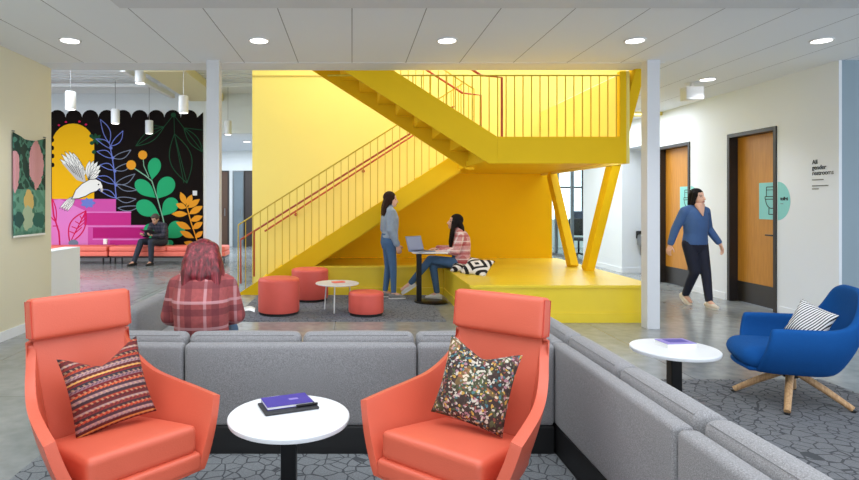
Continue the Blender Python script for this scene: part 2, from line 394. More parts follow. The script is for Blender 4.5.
def thing(name, label, cat, loc=(0, 0, 0), rz=0, group=None):
    o = bpy.data.objects.new(name, None); C.objects.link(o); o.empty_display_size = .1
    o.location = loc; o.rotation_euler = (0, 0, rz); return tag(o, label, cat, group)
def struct(name, mb, m, **k):
    o = mb.build(name, m, **k)
    if not k.get('parent'): o['kind'] = 'structure'
    return o
def copy_tree(o, parent=None):
    c = o.copy(); C.objects.link(c)
    if parent is not None: c.parent = parent
    for ch in list(o.children): copy_tree(ch, c)
    return c
def text_mesh(name, s, size, m, M, parent=None, ext=.0015, bold=0):
    cu = bpy.data.curves.new(name, 'FONT'); cu.body = s; cu.size = size; cu.extrude = ext; cu.offset = bold
    t = bpy.data.objects.new(name+'_curve', cu); C.objects.link(t); bpy.context.view_layer.update()
    dg = bpy.context.evaluated_depsgraph_get(); me = bpy.data.meshes.new_from_object(t.evaluated_get(dg)); bpy.data.objects.remove(t)
    me.transform(M); me.materials.clear(); me.materials.append(MATS[m])
    o = bpy.data.objects.new(name, me); C.objects.link(o)
    if parent is not None: o.parent = parent
    return o

# ------------------------------------------------------------------ the setting
CEIL = 3.06; XR = 5.54; YB = 10.35
struct('floor', MB().box(-14, 12, -3, 22, -.1, 0), 'concrete_floor')
# main ceiling over the lounge and the right corridor, one L-shaped slab
mb = MB()
L_ = [(-9, -3), (11, -3), (11, 18), (3.62, 18), (3.62, 6.72), (-9, 6.72)]
n = len(L_)
vv = [(x, y, CEIL) for x, y in L_] + [(x, y, CEIL+.12) for x, y in L_]
mb.add(vv, [tuple(range(n-1, -1, -1)), tuple(range(n, 2*n))] + [(i, (i+1) % n, (i+1) % n+n, i+n) for i in range(n)])
struct('ceiling', mb, 'ceiling_tile')
struct('trim_1', MB().box(-9, 3.62, 6.72, 7.02, CEIL-.004, CEIL+.12), 'white_paint')
struct('trim_2', MB().box(-1.87, 11, -3, 4.67, CEIL-.055, CEIL-.001), 'soffit_paint')
struct('ceiling_left_hall', MB().box(-14, -1.9, 7.1, 14.4, 4.15, 4.3), 'deck_paint')
for k in range(28):
    y = 7.5+k*.25
    struct('trim_%d' % (3+k), MB().box(-13.5, -1.95, y, y+.07, 4.09, 4.15), 'deck_paint')
struct('trim_31', MB().box(-14, 3.6, 7.02, 7.1, CEIL-.002, 6), 'white_paint')       # unseen bulkhead above the ceiling edge, added to block light
struct('trim_32', MB().box(-3.95, -3.15, 11, 14.2, 3.92, 4.09), 'cream_paint')
mb = MB(); mb.bar((-4.35, 11.0, 3.97), (-4.2, 13.6, 3.93), .1, .1); struct('trim_33', mb, 'deck_paint')
mb = MB(); mb.bar((-13, 12.6, 3.98), (-2, 12.6, 3.98), .06, .06); struct('trim_34', mb, 'deck_paint')
# walls
struct('wall_left', MB().box(-3.83, -3.63, -3, 7.0, 0, CEIL), 'beige_paint')
struct('baseboard_left', MB().box(-3.632, -3.615, -3, 7.0, 0, .1), 'white_paint')
struct('wall_left_low', MB().box(-3.83, -3.63, 7.0, 7.74, 0, .85), 'white_paint')
struct('wall_right_return', MB().box(XR+.03, 11, 6.60, 6.74, 0, CEIL), 'blue_grey_paint')
struct('trim_35', MB().box(XR-.003, XR+.03, 6.595, 6.745, 0, CEIL), 'white_paint')
# right wall: pierced by two recessed doors (7.56-8.55) and (9.56-10.55)
mb = MB(); D1 = (7.56, 8.55); D2 = (9.50, 10.50); DH = 2.44
for a, b, z0, z1 in ((6.74, D1[0], 0, CEIL), (D1[0], D1[1], DH, CEIL), (D1[1], D2[0], 0, CEIL), (D2[0], D2[1], DH, CEIL), (D2[1], 10.75, 0, CEIL)):
    mb.box(XR, XR+.16, a, b, z0, z1)
struct('wall_right', mb, 'white_paint', weld=False)
mb = MB()
for a, b in ((6.745, D1[0]-.05), (D1[1]+.05, D2[0]-.05), (D2[1]+.05, 10.75)): mb.box(XR-.012, XR+.001, a, b, 0, .1)
struct('baseboard_right', mb, 'white_paint')
# alcove with a drinking fountain, then the wall on to the glazed office
mb = MB(); mb.box(XR, 7.0, 11.9, 12.02, 0, 2.53); mb.box(XR, XR+.14, 10.75, 11.9, 2.53, CEIL); mb.box(XR+.14, 7, 10.7, 11.95, 2.53, 2.6); mb.box(6.9, 7.0, 10.7, 11.9, 0, 2.53); mb.box(XR+.16, 7.0, 10.6, 10.72, 0, 2.53)
struct('wall_alcove', mb, 'white_paint')
mb = MB(); mb.box(XR, XR+.14, 12.02, 13.9, 0, CEIL); mb.box(XR, XR+.14, 11.9, 12.02, 2.53, CEIL); mb.box(XR, XR+.14, 13.9, 18, 2.75, CEIL)
struct('wall_right_far', mb, 'white_paint')
struct('baseboard_right_far', MB().box(XR-.012, XR+.001, 11.9, 13.9, 0, .1).box(XR, 6.9, 11.885, 11.9, 0, .1), 'white_paint')
struct('wall_corridor_end', MB().box(3.4, XR, 17.9, 18, 0, CEIL), 'white_paint')
# office beyond the glass
w = struct('window_1', MB().box(XR+.05, XR+.062, 13.95, 17.9, .06, 2.72), 'glass')
mb = MB()
for y in (13.92, 14.75, 15.9, 17.0, 17.9): mb.box(XR+.02, XR+.1, y-.03, y+.03, 0, 2.75)
mb.box(XR+.02, XR+.1, 13.9, 17.9, 0, .06); mb.box(XR+.02, XR+.1, 13.9, 17.9, 2.69, 2.75)
mb.build('window_frame', 'frame_alu', parent=w, bevel=.004)
struct('wall_office_side', MB().box(XR+.14, 10.5, 13.8, 13.9, 0, CEIL), 'white_paint')
struct('wall_office_back', MB().box(XR+.14, 10.5, 18.6, 18.7, 0, .9).box(XR+.14, 10.5, 18.6, 18.7, 2.6, CEIL).box(9.4, 10.5, 18.6, 18.7, .9, 2.6), 'pale_green_glass_wall')
struct('wall_office_right', MB().box(10.4, 10.5, 13.9, 18.6, 0, CEIL), 'pale_green_glass_wall')
struct('window_2', MB().box(XR+.14, 9.4, 18.62, 18.64, .9, 2.6), 'window_sky')
mb = MB()
for x in (5.8, 6.6, 7.4, 8.2, 9.0): mb.box(x-.03, x+.03, 18.57, 18.62, .9, 2.6)
mb.box(XR+.14, 9.4, 18.57, 18.62, 1.9, 1.95); struct('trim_36', mb, 'black_frame')
# pale hall on the left: mural wall and the corridor mouth beside it
mb = MB(); mb.box(-14, -3.55, 14.2, 14.4, 0, 4.15); mb.box(-3.55, -1.9, 14.2, 14.4, 3.14, 4.15); struct('wall_far_left', mb, 'cool_white_paint')
struct('wall_hall_left', MB().box(-14, -13.9, 7, 14.2, 0, 4.15), 'cool_white_paint')
struct('ceiling_corridor', MB().box(-6, -1.9, 14.4, 19.2, 3.14, 3.24), 'white_paint')
struct('wall_corridor_back', MB().box(-6, -1.8, 19.0, 19.15, 0, 3.14), 'cool_white_paint')
struct('wall_corridor_left', MB().box(-6, -5.9, 14.4, 19, 0, 3.14), 'cool_white_paint')
for k, (x0, x1, m_) in enumerate(((-4.6, -4.06, 'dark_brown_door'), (-3.86, -3.56, 'grey_steel_door'), (-3.5, -2.7, 'dark_door'))):
    d = struct('door_%d' % (3+k), MB().box(x0, x1, 18.95, 19.0, 0, 2.44), m_, bevel=.004)
    mb = MB(); mb.box(x0-.04, x0, 18.93, 19, 0, 2.48); mb.box(x1, x1+.04, 18.93, 19, 0, 2.48); mb.box(x0, x1, 18.93, 19, 2.44, 2.48); mb.build('door_frame', 'black_frame' if k != 1 else 'frame_alu', parent=d)
    mb = MB(); mb.bar((x1-.09, 18.93, 1.0), (x1-.09, 18.93, 1.25), .02, .02); mb.build('door_handle', 'steel', parent=d)
# yellow walls around the stairs
mb = MB(); mb.box(-1.78, 3.57, YB, YB+.25, 0, 3.0); mb.box(-1.78, 5.7, YB, YB+.25, 3.0, 6.0)
struct('wall_back', mb, 'yellow_wall')
struct('wall_stair_left', MB().box(-1.78, -1.7, 7.1, YB, 4.16, 6).box(-1.78, -1.66, YB+.25, 14.2, 0, 4.15), 'yellow_wall')
struct('wall_stair_right', MB().box(5.6, 5.7, 7.0, YB, 3.18, 6), 'yellow_wall')
struct('wall_stair_front', MB().box(3.6, 5.6, 7.0, 7.1, 3.18, 6), 'white_paint')
struct('ceiling_stairwell', MB().box(-1.8, 5.7, 7.0, 10.6, 6.0, 6.1), 'white_paint')
struct('trim_37', MB().box(-1.78, .3, YB-.02, YB, 3.70, 3.73), 'yellow_wall')

# recessed restroom doors
def restroom_door(idx, y0, y1):
    m_ = MB(); t = .055
    root = struct('door_%d' % idx, MB().box(XR+.11, XR+.15, y0+t, y1-t, .30, DH-t), 'door_wood', bevel=.003)
    fr = MB()
    for a, b in ((y0, y0+t), (y1-t, y1)): fr.box(XR-.015, XR+.17, a, b, 0, DH)
    fr.box(XR-.015, XR+.17, y0+t, y1-t, DH-t, DH)
    fr.build('door_frame', 'black_frame', parent=root, bevel=.003)
    MB().box(XR+.105, XR+.15, y0+t, y1-t, .01, .30).build('kick_plate', 'black_frame', parent=root, bevel=.002)
    h = MB(); h.tube([(XR+.11, y0+.14, 1.0), (XR+.05, y0+.14, 1.0), (XR+.05, y0+.28, 1.0)], .011); h.lathe([(.001, 0), (.028, 0), (.028, .01), (.001, .01)], 16, (0, 0, 0))
    h.v[-64:] = [(XR+.105-v[2], y0+.14+v[0], 1.0+v[1]) for v in h.v[-64:]]
    h.build('door_handle', 'black_metal', parent=root, smooth=40)
    # icon vinyl: square on the leaf, with a drawn toilet
    yc = y0+.30; zc = 1.44+.02; X = XR+.108
    s_ = MB(); s_.box(X-.002, X, y0+t+.001, y0+t+.43, zc-.25, zc+.25); s = s_.build('sign_panel', 'teal_vinyl', parent=root)
    ic = MB()
    def st(pts, w=.011):
        for a, b in zip(pts[:-1], pts[1:]): ic.bar((X-.004, a[0], a[1]), (X-.004, b[0], b[1]), .002, w, up=(1, 0, 0)) if False else ic.bar((X-.004, a[0], a[1]), (X-.004, b[0], b[1]), w, .002, up=(1, 0, 0))
    yo = y0+t+.185
    st([(yo-.1, zc+.19), (yo+.1, zc+.19), (yo+.1, zc+.06), (yo-.1, zc+.06), (yo-.1, zc+.19)]); st([(yo-.1, zc+.15), (yo+.1, zc+.15)], .008)
    st([(yo-.125, zc+.06), (yo+.125, zc+.06), (yo+.125, zc+.025), (yo-.125, zc+.025), (yo-.125, zc+.06)])
    st([(yo+.115*math.cos(a), zc+.025-.125*math.sin(a)) for a in [PI*i/14 for i in range(15)]])
    st([(yo-.05, zc-.09), (yo-.055, zc-.18), (yo+.055, zc-.18), (yo+.05, zc-.09)]); st([(yo-.07, zc+.10), (yo-.045, zc+.10)], .01)
    ic.build('toilet_icon', 'icon_black', parent=s)
    return root
restroom_door(1, *D1); restroom_door(2, *D2)
# round end of the sign, carried onto the wall beside door 1
def wall_disc(y0, label):
    mb = MB(); n = 24; r = .25; X = XR-.003
    c = (y0-.015, 1.46); pts = [(c[0], c[1]+r), *[(c[0]-r*.86*math.sin(PI*i/n), c[1]+r*math.cos(PI*i/n)) for i in range(1, n)], (c[0], c[1]-r)]
    N = len(pts); vv = [(X, y, z) for y, z in pts]+[(X+.003, y, z) for y, z in pts]
    mb.add(vv, [tuple(range(N)), tuple(range(2*N-1, N-1, -1))]+[((i+1) % N, i, i+N, (i+1) % N+N) for i in range(N)])
    o = mb.build('restroom_sign', 'teal_vinyl'); tag(o, label, 'sign')
    return o
RM = Matrix(((0, 0, -1, 0), (-1, 0, 0, 0), (0, 1, 0, 0), (0, 0, 0, 1)))   # text facing -X, reading away from far to near
o = wall_disc(D1[0], 'teal half round wall sign beside the nearer restroom door')
text_mesh('sign_text', 'toilet', .06, 'icon_black', Matrix.Translation((XR-.004, D1[0]-.065, 1.47)) @ RM, o, bold=.003)
MB().box(XR-.0045, XR-.003, D1[0]-.115, D1[0]-.065, 1.42, 1.428).build('small_print', 'grey_text', o)
o = wall_disc(D2[0], 'teal half round wall sign beside the farther restroom door')
text_mesh('sign_text', 'toilet', .06, 'icon_black', Matrix.Translation((XR-.004, D2[0]-.065, 1.47)) @ RM, o, bold=.003)
t = thing('wall_lettering', 'dark vinyl lettering about all gender restrooms on the white wall', 'lettering', (XR-.003, 6.98, 1.9))
for k, s in enumerate(('All', 'gender', 'restrooms')):
    text_mesh('heading_text', s, .074, 'icon_black', Matrix.Translation((0, 0, -.066*k)) @ RM, t, bold=.0008)
for k, w_ in enumerate((.17, .24, .10)):
    z = -.195-.036*(k+(k > 0)); MB().box(-.002, .0, -w_, 0, z, z+.012).build('small_print', 'grey_text', t)

# columns
for x, lab in ((-1.583, 'square white column left of the yellow stairs'), (3.427, 'square white column at the front corner of the yellow platform')):
    tag(MB().box(x-.072, x+.072, 6.588, 6.732, 0, CEIL).build('column', 'column_paint', bevel=.004, origin=(x, 6.66, 0)), lab, 'column')

# ------------------------------------------------------------------ staircase
RIS = .17; RUN = .2636
SC = thing('staircase', 'yellow steel staircase with landing, balusters and orange handrails', 'staircase', (0, 0, 0))
def sline(x): return .65*x+1.16
# lower flight
Y0, Y1 = 9.03, 10.33
def stringer(y, th, poly): return MB().prism(poly, y, y+th).build('stringer', 'yellow_steel', SC, bevel=.003)
low = [(-1.79, 0), (-.03-1.26, 0), (1.70, .84+.65*1.70), (1.70, sline(1.70)), (-1.79, sline(-1.79)+.01)]
stringer(Y0-.0, .04, low)
for i in range(12):
    x = -1.5+i*RUN; z = RIS*(i+1)
    mb = MB(); x1 = x+RUN+.02 if i < 11 else x+.35
    mb.box(x-.02, x1, Y0+.04, Y1, z-.03, z); mb.box(x, x+.015, Y0+.04, Y1, z-RIS, z-.03)
    mb.build('step', 'yellow_steel', SC)
# closing soffit under the lower flight
MB().prism([(-1.28, .02), (-1.24, .02), (1.72, 1.93), (1.68, 1.93)], Y0+.04, Y1).build('soffit', 'yellow_steel', SC)
# upper flight, rising to the left above
def up(x): return 2.247-.64*(x-1.775)
def lowe(x): return 1.86-.64*(x-1.775)
XT = -1.6
upoly = [(XT, lowe(XT)), (1.675, 1.918), (1.78, 1.918), (1.78, 2.247), (XT, up(XT))]
stringer(7.10, .04, upoly); stringer(8.44, .04, upoly)
for i in range(12):
    x = 1.70-i*RUN; z = 2.04+RIS*(i+1)
    mb = MB(); mb.box(x-RUN-.01, x+.02, 7.14, 8.44, z-.022, z); mb.box(x-.015, x, 7.14, 8.44, z-RIS, z-.022); mb.build('step', 'yellow_steel', SC)
# landing with fascias
MB().box(1.655, 3.36, 7.14, Y1, 1.955, 2.04).build('landing', 'yellow_steel', SC)
MB().box(1.78, 3.36, 7.10, 7.14, 1.918, 2.247).build('fascia', 'yellow_steel', SC, bevel=.003)
MB().box(3.36, 3.40, 7.10, Y1, 1.918, 3.05).build('side_panel', 'yellow_wall', SC, bevel=.003)
MB().box(3.28, 3.36, 7.10, 7.18, 2.247, 3.05).build('post', 'yellow_steel', SC, bevel=.003)
# V shaped legs
def leg(p0, p1, w=.16, d=.2): 
    m_ = MB(); m_.bar(p0, p1, w, d, up=(0, 1, 0)); m_.build('leg', 'yellow_steel', SC, bevel=.004)
leg((3.45, 8.50, .44), (3.49, 6.98, 3.28), .12, .17)
leg((3.40, 8.92, .44), (3.40, 9.88, 1.93), .12, .17)
# panel on the nook wall, its deeper amber imitates warm bounced light
struct('wall_nook_glow', MB().prism([(-1.25, .02), (3.56, .02), (3.56, 1.954), (1.76, 1.954)], YB-.015, YB-.001), 'nook_glow_amber')
# added fill strip, hidden behind the landing fascia to brighten the nook
t = thing('nook_fill_strip', 'added fill light strip under the stair landing', 'added fill light', (2.57, 7.185, 1.936))
MB().box(-.75, .75, -.03, .03, 0, .018).build('housing', 'white_metal', t); MB().box(-.73, .73, -.02, .02, -.003, 0).build('diffuser', 'lamp_glow', t)
area('nook_fill_lamp', (2.57, 7.185, 1.931), 1.4, .02, 14, rot=(R(62), 0, 0), col=(1, .96, .88))
# balusters and rails
def rod(name, pts, r, m_, n=6): return MB().tube(pts, r, n).build(name, m_, SC, smooth=60)
def base_rail(x): return 1.09+.63*(x+1.775)
k = 0; x = -1.66
while x < 1.74:
    rod('baluster', [(x, Y0+.02, sline(x)-.02), (x, Y0+.02, base_rail(x))], .0065, 'yellow_rod'); x += .1145
rod('top_rail', [(-1.775, Y0+.02, sline(-1.775)-.03), (-1.775, Y0+.02, 1.09), (1.74, Y0+.02, base_rail(1.74))], .011, 'yellow_rod', 8)
x = .02
while x < 3.3:
    zt = 3.0; zb = up(x) if x < 1.775 else 2.247
    if zb < zt-.03: rod('baluster', [(x, 7.12, zb-.01), (x, 7.12, zt)], .0075, 'yellow_rod')
    x += .104
rod('top_rail', [(-.3, 7.12, 3.0), (3.3, 7.12, 3.0)], .011, 'yellow_rod', 8)
x = .6
while x < 1.8:
    rod('baluster', [(x, 8.46, up(x)-.01), (x, 8.46, up(x)+.85)], .0075, 'yellow_rod'); x += .11
rod('top_rail', [(-1.2, 8.46, up(-1.2)+.85), (1.78, 8.46, up(1.78)+.85), (1.78, 8.46, 2.04)], .011, 'yellow_rod', 8)
def hr(pts): return rod('handrail', pts, .016, 'handrail_paint', 10)
hr([(-1.744, Y0+.06, .17), (-1.744, Y0+.06, .86), (1.6, Y0+.06, .86+.625*3.344)])
hr([(-1.55, Y1-.03+.0, .93+.0), (1.6, Y1-.08, .93+.645*3.15)])
hr([(-1.535, Y0+.06, .28), (-1.535, Y0+.06, .98)])
for x in (-1.0, .2, 1.3):
    mb = MB(); z = .93+.645*(x+1.55); mb.tube([(x, Y1-.08, z-.01), (x, Y1-.08, z-.06), (x, YB, z-.06)], .008, 6); mb.lathe([(.03, 0), (.03, .01)], 12, (0, 0, 0))
    mb.v[-24:] = [(x+v[0], YB-.012+v[2], z-.06+v[1]) for v in mb.v[-24:]]; mb.build('rail_bracket', 'handrail_paint', SC, smooth=50)
for y in (7.20, 8.38):
    hr([(1.86, y, 2.05), (1.86, y, 2.99), (1.6, y, 3.02), (-1.0, y, 3.02+.64*2.6)])

# seating platform below and beside the stairs (L-shaped)
SP = thing('seating_platform', 'L shaped yellow timber seating platform under the stairs', 'platform', (1.41, 6.93, 0))
PX = 3.66; PH = .45
def sp(mb, name, m_='yellow_deck', **k):
    o = mb.build(name, m_, SP, **k); o.location = (-1.41, -6.93, 0); return o
for k in range(5):
    ya = [6.93, 7.75, 8.57, 9.02, 9.68, 10.33]
    x0 = 1.41 if k < 3 else -.62
    sp(MB().box(x0, PX, ya[k]+.002, ya[k+1]-.002, PH-.035, PH), 'deck_board', bevel=.003)
mb = MB(); mb.box(1.43, PX-.02, 6.95, 6.98, .0, PH-.035); sp(mb, 'front_panel')
mb = MB(); mb.box(1.43, 1.46, 6.98, 9.02, 0, PH-.035); sp(mb, 'side_panel')
mb = MB(); mb.box(PX-.05, PX-.02, 6.98, 10.32, 0, PH-.035); sp(mb, 'side_panel')
mb = MB(); mb.box(-1.2, 1.43, 9.04, 9.07, 0, PH-.035); sp(mb, 'back_front_panel')
for args, nm in (((1.415, PX-.005, 6.935, 6.95, 0, .115), 'toe_board'), ((1.415, 1.43, 6.95, 9.0, 0, .115), 'toe_board'), ((-1.0, 1.41, 9.0, 9.035, 0, .115), 'toe_board')):
    sp(MB().box(*args), nm, bevel=.003)

# ------------------------------------------------------------------ rugs
tag(MB().box(-1.77, 1.155, -1.0, 3.32, 0, .008).build('rug', 'carpet_front'), 'grey crackle patterned rug under the coral armchairs', 'rug')
tag(MB().box(1.84, 3.8, -1.0, 4.7, 0, .008).build('rug', 'carpet_right'), 'dark grey crackle rug under the blue chair', 'rug')
tag(MB().box(-1.46, 1.14, 7.02, 8.98, 0, .008).build('rug', 'carpet_blue_grey'), 'blue grey rug under the coral stools near the stairs', 'rug')
# ------------------------------------------------------------------ sofas
def sofa(width, loc, rz, cushions, label, group='grey modular sofa units', dep=.85):
    t = thing('sofa_module', label, 'sofa', loc, rz, group); w = width/2-.004
    MB().rbox(-w, w, .004, dep-.01, 0, .165, .01, 3).build('plinth', 'sofa_plinth', t, smooth=60)
    MB().rbox(-w, w, 0, .084, .166, .63, .024, 8, puff=(0, .004, .004)).build('back_panel', 'sofa_wool', t, smooth=60)
    MB().rbox(-w, w, .086, dep, .166, .30, .02, 6).build('seat_base', 'sofa_wool', t, smooth=60)
    cx = -width/2
    for cw in cushions:
        a, b = cx+.006, cx+cw-.006
        MB().rbox(a, b, .21, dep+.005, .302, .42, .035, 8, puff=(0, 0, .008)).build('seat_cushion', 'sofa_wool', t, smooth=60)
        o = MB().rbox(a, b, .088, .20, .305, .672, .04, 8, puff=(.003, .006, .006)).build('back_cushion', 'sofa_wool', t, smooth=60)
        s_ = MB(); zt = .662
        s_.tube([(a+.04, .098, zt), (b-.04, .098, zt)], .0028, 6); s_.build('piping', 'sofa_wool', o)
        cx += cw
    return t
sofa(.79, (-1.355, 3.30, 0), 0, [.79], 'grey sofa unit at the left end of the row, partly behind the striped cushion chair')
sofa(1.333, (-.2935, 3.30, 0), 0, [.6665, .6665], 'middle grey sofa unit directly behind the white round table and purple notebook')
sofa(.787, (.7665, 3.30, 0), 0, [.787], 'grey sofa unit directly behind the coral chair with the busy printed cushion')
sofa(1.5, (-1.75, 4.91, 0), -PI/2, [.75, .75], 'grey sofa unit running back on the left of the red haired person', dep=.62)
sofa(.80, (1.16, 3.78, 0), -PI/2, [.80], 'grey corner sofa unit nearest the yellow platform', dep=.63)
sofa(1.29, (1.16, 2.732, 0), -PI/2, [.645, .645], 'grey sofa unit on the right beside the coral chair, in front of the corner unit', dep=.63)
sofa(1.32, (1.16, 1.424, 0), -PI/2, [.66, .66], 'grey sofa unit nearest the camera at the lower right', dep=.63)

# ------------------------------------------------------------------ shells for armchairs
def spline(P, n):
    P = [Vector(p) for p in P]; out = []
    for i in range(len(P)-1):
        p0 = P[max(i-1, 0)]; p1 = P[i]; p2 = P[i+1]; p3 = P[min(i+2, len(P)-1)]
        for k in range(n):
            t = k/n; out.append(.5*((2*p1)+(p2-p0)*t+(2*p0-5*p1+4*p2-p3)*t*t+(3*p1-p0-3*p2+p3)*t**3))
    return out+[P[-1]]
def shell(top, bot, bulge, rows=6, n=3, pan=True):
    def mirror(L): return [(-x, y, z) for x, y, z in reversed(L[1:])]+L
    T = spline(mirror(top), n); B = spline(mirror(bot), n); mb = MB(); V = []
    N = len(T)
    for j in range(rows+1):
        v = j/rows
        for i in range(N):
            p = T[i].lerp(B[i], v); o = Vector((p.x, max(p.y, 0)*1.0, 0)); o = o.normalized() if o.length > 1e-6 else Vector((0, 0, 0))
            V.append(p+o*bulge*math.sin(PI*v))
    R_ = rows+1
    if pan:
        for s in (.66, .33, 0.0):
            for i in range(N):
                p = B[i]; V.append(Vector((p.x*s, p.y*(s*.5+.5) if p.y > 0 else p.y, p.z)))
            R_ += 1
    F = []
    for j in range(R_-1):
        for i in range(N-1):
            F.append((j*N+i, j*N+i+1, (j+1)*N+i+1, (j+1)*N+i))
    mb.add(V, F); return mb
def armchair(label, loc, rz):
    t = thing('armchair', label, 'armchair', loc, rz, 'coral armchairs')
    top = [(0, .36, .815), (.12, .36, .815), (.214, .357, .815), (.222, .345, .79), (.232, .315, .735), (.255, .255, .665), (.285, .16, .612), (.316, .04, .587), (.342, -.10, .572), (.364, -.25, .556)]
    bot = [(0, .20, .30), (.10, .20, .30), (.17, .20, .30), (.195, .175, .295), (.205, .13, .29), (.215, .07, .29), (.228, 0, .285), (.238, -.09, .285), (.247, -.18, .285), (.256, -.30, .285)]
    mb = shell(top, bot, .012, 12, 7)
    mb.build('shell', 'coral_leather', t, smooth=50, solid=.042, bevel=.011, seg=4, weld=True)
    # seam piping along the rim of the shell
    T = spline([(-x, y, z) for x, y, z in reversed(top[1:])]+top, 6)
    MB().tube([(p.x*.93, p.y-.022 if p.y > 0 else p.y-.005, p.z+.001) for p in T if p.z < .80], .003, 6) if False else None
    MB().rbox(-.25, .25, -.305, -.245, .265, .345, .018, 6).build('front_rail', 'coral_leather', t, smooth=60)
    def tp(q): return (q.x*(1-.05*(q.y/.25)), q.y, q.z-.035*(q.y/.25))
    MB().rbox(-.230, .230, -.285, .20, .305, .432, .028, 10, puff=(0, 0, .014), taper=tp).build('seat_cushion', 'coral_leather', t, smooth=60)
    o = MB().rbox(-.232, .232, -.045, .045, -.094, .094, .022, 8, puff=(.002, .006, .003)).build('headrest', 'coral_leather', t, smooth=60)
    o.location = (0, .345, .908); o.rotation_euler = (R(-8), 0, 0)
    for sg in (-1, 1):
        q = [(sg*.2315, -.034, -.082), (sg*.2315, -.034, .082), (sg*.2315, .034, .082), (sg*.2315, .034, -.082)]
        s_ = MB(); s_.tube(q+[q[0]], .0025, 6); s_.build('piping', 'coral_piping', o)
    mb = MB(); mb.lathe([(.03, .05), (.03, .27), (.1, .275), (.1, .285)], 20); mb.build('pedestal', 'black_metal', t, smooth=40)
    for k in range(4):
        a = PI/4+k*PI/2; mb = MB(); mb.bar((0, 0, .05), (.31*math.cos(a), .31*math.sin(a), .025), .045, .025); mb.build('base_arm', 'black_metal', t, bevel=.006)
    return t
def pillow(name, label, mat_, w, h, t_, notch, loc, M3, group=None):
    n = 22; mb = MB(); V = []; idx = {}
    for side in (1, -1):
        for i in range(n+1):
            for j in range(n+1):
                u = -1+2*i/n; v = -1+2*j/n
                edge = (i in (0, n) or j in (0, n))
                if side == -1 and edge: idx[(side, i, j)] = idx[(1, i, j)]; continue
                x = u*w/2*(1-.075*(1-v*v)); z = v*h/2*(1-.06*(1-u*u))
                z -= notch*max(0, 1-abs(u)**1.3)**1.4*max(0, (v+.1)/1.1)**2
                th = t_/2*((1-u**4)*(1-v**4))**.55*(1-.25*(notch > .02)*max(0, v)*(1-abs(u)))
                y = -side*th + .01*math.sin(3*u+2*v)
                idx[(side, i, j)] = len(V); V.append((x, y, z))
    F = []
    for side in (1, -1):
        for i in range(n):
            for j in range(n):
                q = [idx[(side, i, j)], idx[(side, i+1, j)], idx[(side, i+1, j+1)], idx[(side, i, j+1)]]
                if side == -1: q.reverse()
                F.append(tuple(q))
    mb.add(V, F); o = mb.build(name, mat_, smooth=180); o.matrix_world = Matrix.Translation(loc) @ M3.to_4x4()
    return tag(o, label, 'cushion', group)
def rotm(*seq):
    M = Matrix.Identity(3)
    for ax, a in seq: M = M @ Matrix.Rotation(R(a), 3, ax)
    return M
A1 = (-1.05, 2.56, 0); R1 = R(48); A2 = (.49, 2.545, 0); R2 = R(-41)
armchair('coral leather armchair holding the red striped cushion, left of the round table', A1, R1)
armchair('coral leather armchair holding the dark printed cushion, right of the round table', A2, R2)
def local(A, rz, p): return Matrix.Translation(A) @ Matrix.Rotation(rz, 4, 'Z') @ Vector(p)
pillow('cushion', 'square cushion with red and brown woven stripes on the left armchair', 'kilim', .35, .36, .12, .075, local(A1, R1, (.012, .085, .61)), rotm(('Z', 34), ('X', -22), ('Y', -10)))
pillow('cushion', 'square cushion with a dark multicoloured busy print on the right armchair', 'confetti_print', .335, .36, .12, .055, local(A2, R2, (.01, .09, .625)), rotm(('Z', -27), ('X', -22), ('Y', 10)))

# blue swivel armchair
BC = (3.16, 4.18, 0); BR = R(-110)
t = thing('swivel_chair', 'royal blue upholstered armchair on four oak legs', 'armchair', BC, BR); t.scale = (.95, .95, .97)
top = [(0, .375, .885), (.13, .37, .88), (.225, .35, .84), (.28, .315, .75), (.312, .26, .66), (.328, .18, .618), (.336, .06, .608), (.34, -.10, .605), (.34, -.22, .60)]
bot = [(0, .25, .30), (.09, .245, .295), (.15, .22, .285), (.185, .18, .275), (.20, .11, .27), (.205, .02, .27), (.205, -.08, .27), (.21, -.16, .27), (.215, -.28, .28)]
shell(top, bot, .055).build('shell', 'blue_wool', t, smooth=180, solid=.055, sub=2, weld=True)
MB().rbox(-.255, .255, -.36, .18, .285, .435, .07, 10, puff=(.02, .04, .02)).build('seat_cushion', 'blue_wool', t, smooth=180)
MB().rbox(-.22, .22, -.33, .1, .262, .30, .02, 6, puff=(0, .05, 0)).build('seat_frame', 'blue_wool', t, smooth=180)
mb = MB(); mb.lathe([(.05, .19), (.05, .262), (.11, .268)], 20); mb.build('hub', 'black_metal', t, smooth=40)
for k in range(4):
    a = R(142+90*k-2)-BR; mb = MB()
    mb.tube([(.03*math.cos(a), .03*math.sin(a), .235), (.2*math.cos(a), .2*math.sin(a), .135), (.36*math.cos(a), .36*math.sin(a), .028)], [.027, .025, .021], 10)
    l_ = mb.build('leg', 'oak', t, smooth=50)
    MB().lathe([(.017, .0085), (.019, .02)], 12, (.362*math.cos(a), .362*math.sin(a), 0)).build('glide', 'black_matte', l_)
pillow('cushion', 'small black and white pinstriped cushion on the blue chair', 'pinstripe', .25, .25, .09, .0, local(BC, BR, (.09, .09, .60)), rotm(('Z', -62), ('X', -20), ('Y', 20)))

